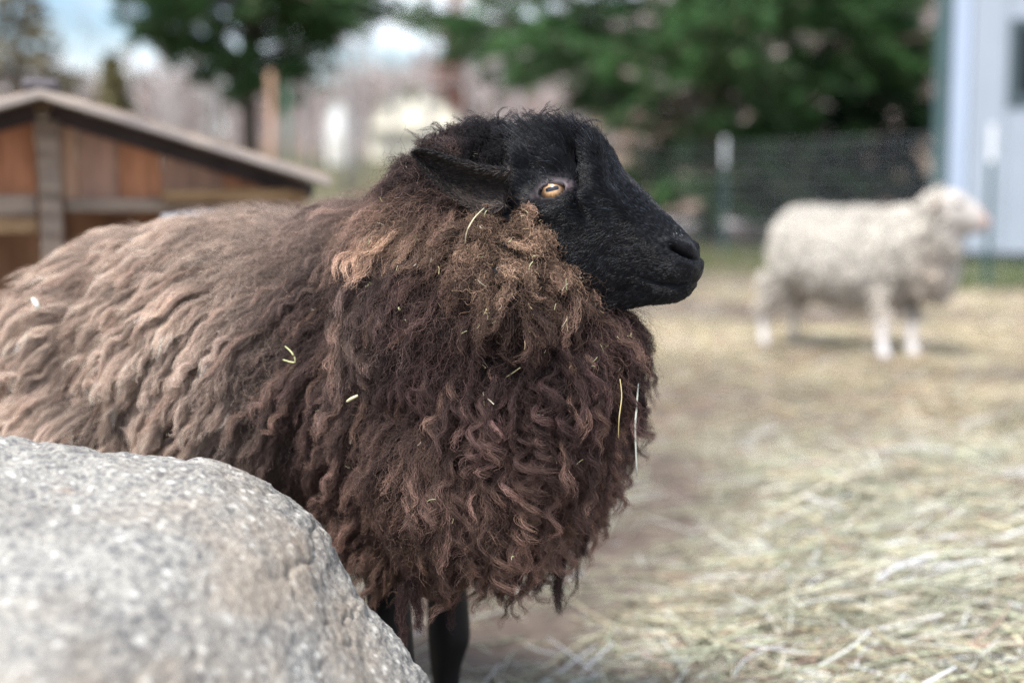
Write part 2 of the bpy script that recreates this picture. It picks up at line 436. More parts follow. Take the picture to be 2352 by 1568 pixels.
def wool_locks(P, N, F, L, nh, K, spread, tip, curl, turns, lift, grav, rad, col_root, col_tip, tuft=None, tuft_pull=.5, frizz=.0012, hairjit=.15, crimp=None):
    """locks -> hair points.  P,N,F (n,3); L, spread, curl, turns, lift arrays (n,)"""
    n = len(P); t = np.linspace(0, 1, K)
    B1 = unit(np.cross(F, N)); g = np.array([0, 0, -1.0])
    cen = np.zeros((n, K, 3)); p = P.copy(); cen[:, 0] = p
    for k in range(1, K):
        tk = t[k]
        d = unit(N * (lift * (1 - tk) ** 1.6)[:, None] + F * (.35 + .65 * tk) + g * (grav * tk)[:, None])
        p = p + d * (L / (K - 1))[:, None]; cen[:, k] = p
    ph0 = rng.uniform(0, 2 * np.pi, n)
    ang = 2 * np.pi * turns[:, None] * t[None] ** 1.25 + ph0[:, None]
    amp = curl[:, None] * t[None] ** .9
    o1 = (np.cos(ang) - np.cos(ph0)[:, None]) * amp
    o2 = (np.sin(ang) - np.sin(ph0)[:, None]) * amp * .6
    cen = cen + B1[:, None] * o1[..., None] + N[:, None] * o2[..., None]
    # random wander
    wob = rng.normal(0, 1, (n, 3)); cen = cen + (tangent(wob, N)[:, None] * (L * .10)[:, None, None]) * (t ** 1.5)[None, :, None] * rng.normal(0, 1, (n, 1, 1))
    if tuft is not None:
        cnt, idx = tuft                      # neighbour tuft index per lock
        pull = np.asarray(tuft_pull) * (t ** 1.2)[None, :, None]
        cen = cen * (1 - pull) + cen[idx] * pull
    # hairs
    a_ = rng.uniform(0, 2 * np.pi, (n, nh)); rr = np.sqrt(rng.random((n, nh)))
    tip = np.broadcast_to(np.asarray(tip, float), (n,))
    prof = 1 - (1 - tip[:, None]) * sstep(0, 1, t ** .8)[None]
    r = rr[..., None] * spread[:, None, None] * prof[:, None]
    ang2 = a_[..., None] + .9 * t[None, None] * np.sign(rng.normal(size=(n, 1, 1)))
    off = (np.cos(ang2) * r)[..., None] * B1[:, None, None] + (np.sin(ang2) * r)[..., None] * (N * .8 + F * .4)[:, None, None]
    ls = 1 - hairjit * rng.random((n, nh))          # length variation: resample along centreline
    tt = t[None, None] * ls[..., None] * (K - 1)
    i0 = np.minimum(tt.astype(int), K - 2); fr = (tt - i0)[..., None]
    ar = np.arange(n)[:, None, None]
    H = cen[ar, i0] * (1 - fr) + cen[ar, i0 + 1] * fr + off
    if frizz is not None:
        fz = rng.normal(0, 1, (n, nh, K, 3)); fz[:, :, 1:-1] = (fz[:, :, :-2] + fz[:, :, 1:-1] * 2 + fz[:, :, 2:]) / 3
        fz = fz - fz[:, :, :1]
        fa = frizz if not np.isscalar(frizz) else np.full(n, frizz)
        H = H + fz * fa[:, None, None, None] * (t ** .5)[None, None, :, None]
    if crimp is not None:
        w1 = 2 * np.pi * (L[:, None] / rng.uniform(.008, .013, (n, nh))); cp_ = rng.uniform(0, 6.28, (n, 1)) + rng.normal(0, .7, (n, nh))
        ph = w1[..., None] * t + cp_[..., None]; am = crimp[:, None, None] * np.minimum(1, t * 4)[None, None]
        H = H + ((np.sin(ph) - 0) * am)[..., None] * B1[:, None, None] + ((np.cos(ph)) * am * .7)[..., None] * N[:, None, None]
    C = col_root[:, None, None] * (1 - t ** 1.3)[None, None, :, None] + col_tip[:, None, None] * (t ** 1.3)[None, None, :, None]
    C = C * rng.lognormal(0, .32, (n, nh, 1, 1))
    Rr = np.full((n, nh, K), 1.0) * rad[:, None, None] * (1 - .55 * t ** 2)[None, None]
    return H.reshape(n * nh, K, 3), Rr.reshape(n * nh, K), np.clip(C, 0, 1).reshape(n * nh, K, 3)
def tufts_of(P, count):
    """nearest representative lock for every lock"""
    n = len(P); rep = rng.choice(n, min(count, n), replace=False)
    idx = np.zeros(n, int)
    for s in range(0, n, 2000):
        d = ((P[s:s + 2000, None] - P[rep][None]) ** 2).sum(-1); idx[s:s + 2000] = rep[d.argmin(1)]
    return None, idx

def catmull(A, m_):
    A = np.asarray(A, float); n = len(A)
    u = np.linspace(0, n - 1, m_); i = np.minimum(u.astype(int), n - 2); f = (u - i)[:, None]
    g_ = lambda k: A[np.clip(k, 0, n - 1)]
    p0, p1, p2, p3 = g_(i - 1), g_(i), g_(i + 1), g_(i + 2)
    return .5 * (2 * p1 + (p2 - p0) * f + (2 * p0 - 5 * p1 + 4 * p2 - p3) * f ** 2 + (3 * p1 - p0 - 3 * p2 + p3) * f ** 3)
def seg_dist(pp, pts):
    """distance of (n,2) points to a polyline, and parameter 0..1"""
    best = np.full(len(pp), 1e9); par = np.zeros(len(pp)); m_ = len(pts) - 1
    for k in range(m_):
        a_ = np.array(pts[k], float); b_ = np.array(pts[k + 1], float); ab = b_ - a_
        u = np.clip(((pp - a_) @ ab) / (ab @ ab), 0, 1)
        d = np.linalg.norm(pp - a_ - u[:, None] * ab, axis=1)
        q = d < best; best[q] = d[q]; par[q] = (k + u[q]) / m_
    return best, par

# ------------------------------------------------------------------ the black-faced brown sheep
BS_YAW = -0.504                                   # body heading (towards +X and the camera)
bd = np.array([math.cos(BS_YAW), math.sin(BS_YAW), 0]); bn = np.array([math.sin(BS_YAW), -math.cos(BS_YAW), 0])
bn = bn if bn[1] < 0 else -bn                     # camera side
HY = R(20); Pv = W(1300, 500, 1.57)
hf = np.array([math.cos(HY), -math.sin(HY), 0]); hs = np.array([-math.sin(HY), -math.cos(HY), 0])
CAMP = np.array([0, 0, CAMH])
def Hpt(px, py, lat):
    d = W(px, py, 1.0) - CAMP
    k = ((Pv - CAMP) @ hs + lat) / (d @ hs)
    return CAMP + d * k

def head_mesh():
    S = [((1100, 372), (1150, 700), 62), ((1150, 335), (1215, 722), 64), ((1200, 320), (1265, 726), 64), ((1250, 311), (1310, 724), 63),
         ((1300, 310), (1350, 718), 62), ((1345, 322), (1385, 712), 58), ((1392, 350), (1415, 705), 51), ((1432, 396), (1442, 700), 45),
         ((1472, 434), (1472, 697), 41), ((1510, 473), (1504, 694), 38), ((1545, 507), (1534, 692), 36), ((1574, 536), (1560, 688), 33.5),
         ((1594, 560), (1580, 678), 30), ((1605, 585), (1593, 664), 24), ((1609, 606), (1602, 646), 15), ((1609, 620), (1607, 632), 6)]
    A = np.array([[*a_, *b_, c_] for a_, b_, c_ in S], float)
    NS, NP = 300, 110
    A = catmull(A, NS)
    phi = np.linspace(0, np.pi, NP)
    V = np.zeros((NS, NP, 3))
    for i in range(NS):
        T_ = Hpt(A[i, 0], A[i, 1], 0); B_ = Hpt(A[i, 2], A[i, 3], 0); wd = A[i, 4] / 1000
        v = np.cos(phi)
        fore = sstep(160, 250, i)                # muzzle becomes rounder
        prof = np.sin(phi) ** (.80 + .1 * fore)
        asym = (.60 + .2 * fore) + (.40 - .2 * fore) * sstep(-1, .35, v)
        lat = wd * prof * asym
        V[i] = (T_ + B_)[None] / 2 + (T_ - B_)[None] / 2 * v[:, None] + hs[None] * lat[:, None]
    def normals(V):
        du = np.gradient(V, axis=0); dv = np.gradient(V, axis=1)
        n_ = np.cross(dv, du); n_ = unit(n_)
        s_ = np.sign((n_ * hs).sum(-1).mean()); n_ = n_ * s_
        n_[:, 0] = unit(n_[:, 1] - hs * (n_[:, 1] @ hs)[:, None]); n_[:, -1] = unit(n_[:, -2] - hs * (n_[:, -2] @ hs)[:, None])
        return n_
    N_ = normals(V); pp = proj(V).reshape(-1, 2)
    latf = sstep(0, .012, ((V - Pv) @ hs)).ravel()
    D = np.zeros(len(pp))
    def blob(c, r, h):
        nonlocal D
        rx, ry = r if hasattr(r, '__len__') else (r, r)
        D = D + h * np.exp(-(((pp[:, 0] - c[0]) / rx) ** 2 + ((pp[:, 1] - c[1]) / ry) ** 2)) / 1000
    def line(pts, wd, h, taper=True):
        nonlocal D
        d, u = seg_dist(pp, pts); e = np.sin(np.pi * np.clip(u, .0, 1)) ** .5 if taper else 1
        if taper: e = np.clip(np.minimum(u, 1 - u) * 4 + .35, 0, 1)
        D = D + h * np.exp(-(d / wd) ** 2) * e / 1000
    blob((1266, 440), (60, 50), 5)
    line([(1185, 372), (1250, 370), (1310, 392)], 21, 7.5)         # brow
    line([(1326, 345), (1334, 440)], 12, -10)                     # hollow behind the nasal ridge
    line([(1360, 330), (1380, 430), (1450, 500)], 17, 6.5)         # nasal ridge
    line([(1320, 436), (1336, 462), (1356, 500)], 8, -8)         # tear groove
    line([(1235, 478), (1290, 490), (1330, 505)], 14, 2.5)         # cheek bone
    blob((1215, 430), (20, 28), -3.5)
    blob((1300, 620), (65, 60), 5.5)
    blob((1425, 570), (45, 50), -4)
    line([(1360, 690), (1450, 655)], 14, -2)
    line([(1538, 566), (1556, 577), (1585, 589), (1602, 597)], 5, -8)   # nostril
    line([(1532, 552), (1560, 560), (1594, 574)], 8, 3.2)
    line([(1545, 594), (1575, 606), (1598, 614)], 8, 2.0)
    blob((1560, 622), (34, 20), 2.5)
    line([(1478, 640), (1515, 651), (1560, 656), (1600, 646)], 4.5, -5)   # mouth
    line([(1500, 668), (1570, 672)], 12, 2.2)
    th = math.radians(16); ex, ey = 1269, 439
    du_, dv_ = pp[:, 0] - ex, -(pp[:, 1] - ey)
    U_ = du_ * math.cos(th) + dv_ * math.sin(th); V_ = -du_ * math.sin(th) + dv_ * math.cos(th)
    q = np.sqrt((U_ / 30) ** 2 + (V_ / (13.0 * (1 - .15 * (U_ / 30) ** 2).clip(.3, 1))) ** 2)
    D0 = D.copy()
    D = D + (np.exp(-((q - 1.22) / .16) ** 2) * 1.8 + .8 * np.exp(-((q - 1.9) / .12) ** 2) * (V_ > 4) - .8 * np.exp(-((q - 1.62) / .12) ** 2) * (V_ > 0)) / 1000
    # smooth base surface for the eyeball
    Vb = V + N_ * (D0 * latf).reshape(NS, NP)[..., None]
    k = np.argmin(q); pe = Vb.reshape(-1, 3)[k]; ne = normals(Vb).reshape(-1, 3)[k]
    D = D - .012 * sstep(1.04, .93, q) * (q < 1.04)
    D = D + .0005 * vnoise(V.reshape(-1, 3) * 220, 4)
    V = V + N_ * (D * latf).reshape(NS, NP)[..., None]
    # tint
    C = np.zeros((NS * NP, 3)) + np.array([.005, .005, .006])
    lidc = np.exp(-((q - 1.15) / .95) ** 2) * (.35 + .65 * (V_ > -6)) * (.5 + .5 * sstep(-35, 30, U_ + V_))
    C = C + np.array([.085, .07, .076]) * lidc[:, None] * (1 + .4 * vnoise(V.reshape(-1, 3) * 300, 5)[:, None])
    rim = np.exp(-((q - 1.04) / .07) ** 2)[:, None]; C = C * (1 - rim * .9) + rim * .9 * np.array([.006, .005, .005])
    inner = np.exp(-(((pp[:, 0] - 1302) / 7) ** 2 + ((pp[:, 1] - 430) / 4) ** 2))[:, None]; C = C + inner * np.array([.08, .05, .05])
    dust = sstep(.25, .7, vnoise(V.reshape(-1, 3) * 700, 9)) * np.exp(-(((pp[:, 0] - 1562) / 24) ** 2 + ((pp[:, 1] - 528) / 16) ** 2))
    C = C + dust[:, None] * .35
    C = C.reshape(NS, NP, 3)
    # mirror to a closed ring
    c0 = (Pv @ hs)
    far = V[:, 1:-1][:, ::-1].copy(); lat = (far @ hs - c0); far = far - 2 * lat[..., None] * hs
    ring = np.concatenate([V, far], 1); Cr = np.concatenate([C, C[:, 1:-1][:, ::-1]], 1)
    nr = ring.shape[1]
    i = np.arange(NS - 1)[:, None] * nr; j = np.arange(nr)[None]
    F = np.stack([i + j, i + (j + 1) % nr, i + nr + (j + 1) % nr, i + nr + j], -1).reshape(-1, 4)
    VV = np.concatenate([ring.reshape(-1, 3), ring[0].mean(0)[None], ring[-1].mean(0)[None]])
    CC = np.concatenate([Cr.reshape(-1, 3), Cr[0, :1], Cr[-1, :1]])
    n0 = NS * nr
    tri = [(n0, (k_ + 1) % nr, k_) for k_ in range(nr)] + [(n0 + 1, (NS - 1) * nr + k_, (NS - 1) * nr + (k_ + 1) % nr) for k_ in range(nr)]
    Fl = [tuple(f) for f in F.tolist()] + tri
    return VV, Fl, CC, pe, ne
HV, HF, HC, eye_p, eye_n = head_mesh()
neck0 = np.array([.02, 1.70, .62])
def sheep_core():
    mb = MB()
    P = lambda s, z, lat=0: np.array([.02, 1.70, 0]) + bd * s + bn * lat + np.array([0, 0, z])
    mb.add(*ellipsoid(P(-.36, .572), (.36, .165, .168), BS_YAW))
    mb.add(*ellipsoid(P(-.60, .560), (.17, .155, .145), BS_YAW))
    mb.add(*ellipsoid(P(-.10, .545), (.19, .165, .175), BS_YAW))
    mb.add(*ellipsoid(P(-.17, .625), (.24, .12, .135), BS_YAW))
    mb.add(*ellipsoid(W(1180, 860, 1.60), (.095, .11, .16), BS_YAW))           # brisket
    mb.add(*ellipsoid(W(1105, 1040, 1.61), (.09, .12, .10), BS_YAW))
    mb.add(*ellipsoid(W(1105, 720, 1.62), (.12, .12, .155), BS_YAW, .6))         # neck
    mb.add(*ellipsoid(W(1195, 650, 1.57), (.062, .105, .100), -HY, .3))         # ruff behind the jaw
    mb.add(*ellipsoid(W(1268, 800, 1.60), (.072, .085, .085), -HY, .0))         # throat wool
    mb.add(*ellipsoid(W(1120, 520, 1.605), (.068, .075, .080), -HY, .5))
    mb.add(*ellipsoid(W(1100, 408, 1.60), (.078, .055, .042), -HY, .12))         # poll
    # legs (two front, two hind) with knees / hocks
    def leg(pts, rad): mb.tube(pts, rad, 14)
    for lat, s in ((.085, -.150), (-.085, -.172)):
        q = P(s, 0, lat); up = np.array([0, 0, 1])
        leg([q + up * .50, q + up * .38, q + up * .30, q + bd * .006 + up * .190, q + up * .15, q + up * .09, q + bd * .008 + up * .06, q + bd * .022 + up * .025, q + bd * .026 + up * .0], [.06, .042, .028, .031, .022, .018, .022, .020, .024])
    for lat, s in ((.09, -.62), (-.09, -.66)):
        q = P(s, 0, lat); up = np.array([0, 0, 1])
        leg([q + bd * .05 + up * .52, q + bd * .06 + up * .40, q + bd * .01 + up * .31, q - bd * .055 + up * .235, q - bd * .045 + up * .17, q - bd * .03 + up * .08, q - bd * .02 + up * .055, q + up * .025, q + bd * .006 + up * .0], [.09, .06, .036, .026, .019, .017, .021, .02, .024])
    mb.tube([P(-.73, .60), P(-.79, .54), P(-.80, .46)], [.03, .022, .012], 10)  # tail
    return remeshed(mb, .0065, 12)
core = sheep_core()
cv, cn, cT = mesh_np(core)
def folds(P):
    """lumpy felted relief of the fleece, metres"""
    w_ = P + .012 * np.stack([vnoise(P * 30, s) for s in (61, 62, 63)], 1)
    r1 = np.minimum(np.abs(vnoise(w_ * np.array([34, 34, 26]), 64)) * 4.2, 1.6) - .9; r2 = np.abs(vnoise(w_ * 66, 65)) * 3 - .9
    return r1 * .7 + r2 * .3
ppc = proj(cv); fm = sstep(700, 1000, ppc[:, 0]) * (cv[:, 2] > .40); fm = .12 * (cv[:, 2] > .43) + .88 * fm
rfm = np.exp(-(((ppc[:, 0] - 1190) / 170) ** 2 + ((ppc[:, 1] - 600) / 150) ** 2)); cv = cv + cn * ((.008 + .013 * rfm) * fm * (folds(cv) * (1 - .6 * rfm) + .6 * rfm * folds(cv * .72 + 3)))[:, None]
core.vertices.foreach_set('co', cv.astype(np.float32).ravel()); core.update(); cv, cn, cT = mesh_np(core)

def union(core, HV, HF, HC):
    a_ = bpy.data.objects.new('a', core); COL.objects.link(a_)
    hm = bpy.data.meshes.new('h'); hm.from_pydata(HV.tolist(), [], HF); hm.update()
    b_ = bpy.data.objects.new('b', hm); COL.objects.link(b_)
    add_tint(hm, HC); add_tint(core, np.tile([.009, .008, .009], (len(core.vertices), 1)))
    import bmesh
    bm = bmesh.new(); bm.from_mesh(hm); bmesh.ops.recalc_face_normals(bm, faces=bm.faces); bm.to_mesh(hm); bm.free()
    md = a_.modifiers.new('u', 'BOOLEAN'); md.operation = 'UNION'; md.object = b_; md.solver = 'MANIFOLD'
    dg = bpy.context.evaluated_depsgraph_get()
    res = bpy.data.meshes.new_from_object(a_.evaluated_get(dg))
    if len(res.vertices) < len(core.vertices) + 3000:
        print('UNION FAILED', len(res.vertices), len(core.vertices), len(HV))
        md.solver = 'EXACT'; dg.update(); res = bpy.data.meshes.new_from_object(a_.evaluated_get(bpy.context.evaluated_depsgraph_get()))
        print('exact ->', len(res.vertices))
    bpy.data.objects.remove(a_); bpy.data.objects.remove(b_)
    at_ = res.attributes['tint'].data; cc = np.empty(len(res.vertices) * 4, np.float32)
    if len(at_) == len(res.vertices):
        at_.foreach_get('color', cc); cc = cc.reshape(-1, 4); cc[cc[:, :3].min(1) > .6] = (.01, .01, .012, 1); at_.foreach_set('color', cc.ravel())
    return res, hm
bodymesh, hm = union(core, HV, HF, HC)
hv, hn, hT = mesh_np(hm)
bodymesh.materials.clear(); bodymesh.materials.append(M['skin'])
bodymesh.polygons.foreach_set('use_smooth', np.ones(len(bodymesh.polygons), bool))
bs = empty('sheep')
tag(bs, 'shaggy dark brown sheep with black face and amber eye beside the boulder', 'sheep')
body = bpy.data.objects.new('body', bodymesh); COL.objects.link(body); body.parent = bs

# eyes
def make_eye(p, n_, flip=1):
    r = .0165; z = unit(n_[None])[0]; hor = unit((hf * math.cos(R(16)) + np.array([0, 0, 1]) * math.sin(R(16)))[None])[0]
    x = unit((hor - z * (hor @ z))[None])[0]; y = np.cross(z, x); y = y * np.sign(y[2]); c = p - z * (r - .0006)
    nt_, np_ = 90, 120
    th = np.linspace(0, np.pi * .62, nt_); ph = np.linspace(0, 2 * np.pi, np_, endpoint=False)
    T_, P_ = np.meshgrid(th, ph, indexing='ij')
    lx, ly, lz = np.sin(T_) * np.cos(P_), np.sin(T_) * np.sin(P_), np.cos(T_)
    V = c + r * (lx[..., None] * x + ly[..., None] * y + lz[..., None] * z)
    X, Y = (lx * r * 1000).ravel() - 1.2, (ly * r * 1000).ravel() - .8
    rr = np.hypot(X, Y * 1.15); an = np.arctan2(Y, X)
    streak = vnoise(np.stack([np.cos(an) * 9, np.sin(an) * 9, rr * .25], 1), 3)
    C = np.array([.36, .20, .095]) * (1 + .35 * streak[:, None])
    C = C * (1 - .7 * sstep(5.5, 11, rr))[:, None] + np.array([.25, .2, .1]) * np.exp(-((rr - 4.5) / 2) ** 2)[:, None] * .5
    C = np.where((rr > 11.8)[:, None], np.array([.05, .035, .03]), C)
    pu = (np.abs(X) / 7.0) ** 4 + (np.abs(Y - .2) / 2.5) ** 4
    k = sstep(1.35, .8, pu)[:, None]; C = C * (1 - k) + k * np.array([.004, .005, .008])
    i = np.arange(nt_ - 1)[:, None] * np_; j = np.arange(np_)[None]
    F = np.stack([i + j, i + np_ + j, i + np_ + (j + 1) % np_, i + (j + 1) % np_], -1).reshape(-1, 4)
    o = mk('eye', V.reshape(-1, 3), F, M['eye'], bs); add_tint(o.data, np.clip(C, 0, 1)); return o
M['eye'] = tinted('eyeball', .25, .5); bb = M['eye'].node_tree.nodes['Principled BSDF']
bb.inputs['Coat Weight'].default_value = .55; bb.inputs['Coat Roughness'].default_value = .07
make_eye(eye_p, eye_n)
lat = (eye_p - Pv) @ hs; ln = eye_n @ hs
make_eye(eye_p - 2 * lat * hs, eye_n - 2 * ln * hs)

# ears
def make_ear(side):
    U = [(1172, 392), (1130, 388), (1085, 378), (1040, 363), (1000, 350), (968, 343), (952, 345), (944, 351)]
    L_ = [(1160, 470), (1125, 480), (1080, 472), (1040, 450), (1003, 420), (972, 388), (955, 366), (946, 353)]
    U = catmull(U, 50); L_ = catmull(L_, 50); nv = 26; V = []
    for layer in (0, 1):
        for i in range(50):
            t_ = i / 49
            for j in range(nv):
                v = j / (nv - 1); q = U[i] * (1 - v) + L_[i] * v
                cup = (2 * v - 1) ** 2
                roll = .010 * sstep(.22, 0, v)
                w_ = .082 + .048 * t_ ** 1.1 + .022 * (1 - .75 * t_) * (cup - .4) + roll * (1 - t_)
                p = Hpt(q[0], q[1], w_)
                if layer: p = p - hs * (.0035 * math.sin(math.pi * min(max(v, .0), 1)) ** .5 * (1 - t_) ** .3 + .0004)
                V.append(p)
    V = np.array(V)
    if side < 0:
        la = (V - Pv) @ hs; V = V - 2 * la[:, None] * hs
    n = 50 * nv; F = []
    for i in range(49):
        for j in range(nv - 1):
            a_ = i * nv + j; F.append((a_, a_ + 1, a_ + nv + 1, a_ + nv)); F.append((n + a_, n + a_ + nv, n + a_ + nv + 1, n + a_ + 1))
        for j in (0, nv - 1):
            a_ = i * nv + j; F.append((a_, a_ + nv, n + a_ + nv, n + a_))
    for j in range(nv - 1):
        for i in (0, 49):
            a_ = i * nv + j; F.append((a_, a_ + 1, n + a_ + 1, n + a_))
    o = mk('ear', V, F, M['skin'], bs)
    add_tint(o.data, np.tile([.010, .009, .009], (len(V), 1)))
    import bmesh
    bm = bmesh.new(); bm.from_mesh(o.data); bmesh.ops.recalc_face_normals(bm, faces=bm.faces); bm.to_mesh(o.data); bm.free()
    return o
ear = make_ear(1); ear2 = make_ear(-1)

# ---- woolly or hairy part of the head
BND = np.array([(285, 1215), (330, 1172), (400, 1168), (460, 1165), (475, 1190), (490, 1222), (520, 1252), (545, 1298), (600, 1322), (690, 1338), (712, 1400), (740, 1430)], float)
def woolly(P):
    pp = proj(P); bx = np.interp(pp[:, 1], BND[:, 0], BND[:, 1]); return pp[:, 0] < bx
# ---- short face fur
def face_fur():
    n = 120000
    wgt = lambda c, nn: np.where(((c - CAMP) * nn).sum(1) < .02, 1.0, .12)
    P, N = sample_surface(hv, hn, hT, n, wgt)
    pp = proj(P); lat = (P - Pv) @ hs
    dx, dy = pp[:, 0] - 1269, -(pp[:, 1] - 439); th = R(16)
    U_ = dx * math.cos(th) + dy * math.sin(th); V_ = -dx * math.sin(th) + dy * math.cos(th)
    q = np.sqrt((U_ / 30) ** 2 + (V_ / 14.5) ** 2)
    near = lat > 0
    bare = near & (q < 1.45)
    thin = near & (q < 2.6) & (V_ > -8) & (rng.random(n) < .75 - .35 * (q - 1.4))
    dN, _ = seg_dist(pp, [(1540, 568), (1565, 580), (1602, 598)]); noz = near & (dN < 8)
    dm, _ = seg_dist(pp, [(1490, 645), (1560, 656), (1600, 647)]); noz |= near & (dm < 3)
    keep = ~woolly(P) & ~bare & ~thin & ~noz
    P, N, pp, lat, q, U_, V_ = P[keep], N[keep], pp[keep], lat[keep], q[keep], U_[keep], V_[keep]; n = len(P)
    up = np.array([0, 0, 1.0])
    back = -hf
    fore = sstep(340, 440, pp[:, 0] - 1000 + 0)   # 1340..1440
    F = back[None] * np.ones((n, 1)) * 1.0
    vert = np.where(pp[:, 1] < 400, .9, -.35) * np.ones(n)
    vert = np.interp(pp[:, 1], [300, 380, 430, 500, 600, 700], [1.1, .7, .2, -.25, -.6, -1.0])
    vert = np.where(pp[:, 0] > 1400, np.interp(pp[:, 1] - (pp[:, 0] - 1400) * .6, [380, 450, 560, 650], [.55, .35, -.15, -.6]), vert)
    F = F + up[None] * vert[:, None]
    # swirl around the eye
    sw = np.exp(-((q - 2) / 1.2) ** 2)[:, None]
    rad = np.stack([U_ / 30, V_ / 14.5], 1); rad = unit(rad)
    F = F + sw * .9 * (hf[None] * rad[:, :1] * .6 + up[None] * rad[:, 1:])
    F = F + .45 * np.stack([vnoise(P * 45, s) for s in (21, 22, 23)], 1) + rng.normal(0, .16, (n, 3))
    F = tangent(F, N)
    L = np.interp(pp[:, 0], [1180, 1300, 1400, 1480, 1600], [.013, .011, .0085, .0065, .0035])
    top = sstep(395, 330, pp[:, 1]) * sstep(1430, 1360, pp[:, 0]); L = L + top * (.005 + .020 * rng.random(n) ** 2.5)
    jaw = sstep(660, 720, pp[:, 1]); L = L + jaw * .008
    L = L * rng.uniform(.6, 1.25, n) * np.where(q < 2.4, .5, 1)
    lift = .22 + .9 * top + .35 * jaw
    K = 5; t_ = np.linspace(0, 1, K); Q = np.zeros((n, K, 3)); p = P - N * .0006; Q[:, 0] = p
    for k in range(1, K):
        d = unit(F + N * (lift * (1.5 - t_[k]))[:, None] + rng.normal(0, .08, (n, 3)) * (1 + 2 * top[:, None])); p = p + d * (L / (K - 1))[:, None]; Q[:, k] = p
    C = np.array([.0045, .005, .0068]) * rng.uniform(.4, 1.8, (n, 1))
    gl = rng.random(n) < .045; C[gl] = np.array([.055, .064, .085]) * rng.uniform(.6, 1.4, (gl.sum(), 1))  # scattered paler bluish hairs: highlights painted into the fur colour
    C = np.repeat(C[:, None], K, 1)
    r_ = np.array([1, 1, .85, .6, .25])[None] * (.00020 * rng.uniform(.7, 1.3, (n, 1)))
    # fur on the ears
    QQ, RR, CC = [Q], [r_], [C]
    for e in (ear, ear2):
        ev, en, eT = mesh_np(e.data)
        m_ = 9000 if e is ear else 2500
        P2, N2 = sample_surface(ev, en, eT, m_, lambda c, nn: np.ones(len(c)))
        tipd = unit((Hpt(944, 350, .1) - Hpt(1160, 430, .058))[None])
        F2 = tangent(np.repeat(tipd, m_, 0) + rng.normal(0, .35, (m_, 3)) - up * .25, N2)
        p2 = proj(P2)[:, 0]; L2 = np.interp(p2, [945, 1040, 1100, 1170], [.0035, .006, .009, .011]) * rng.uniform(.6, 1.3, m_)
        Q2 = np.zeros((m_, K, 3)); p = P2.copy(); Q2[:, 0] = p
        for k in range(1, K):
            d = unit(F2 + N2 * .45 * (1.4 - t_[k]) + rng.normal(0, .1, (m_, 3))); p = p + d * (L2 / (K - 1))[:, None]; Q2[:, k] = p
        c2 = np.array([.018, .016, .016]) * rng.uniform(.5, 1.8, (m_, 1)); gl = rng.random(m_) < .12  # random ear hairs coloured paler below as painted glints
        c2[gl] = np.array([.12, .095, .08]) * rng.uniform(.6, 1.3, (gl.sum(), 1)); lowh = sstep(415, 450, proj(P2)[:, 1]) * sstep(1010, 1060, p2); c2 = c2 + lowh[:, None] * np.array([.05, .038, .032]) * rng.uniform(.2, 1.6, (m_, 1))
        QQ.append(Q2); RR.append(np.array([1, 1, .85, .6, .25])[None] * (.00022 * rng.uniform(.7, 1.3, (m_, 1)))); CC.append(np.repeat(c2[:, None], K, 1))
    curves('short_fur', np.concatenate(QQ), np.concatenate(RR), np.concatenate(CC), M['fur'], bs)
face_fur()

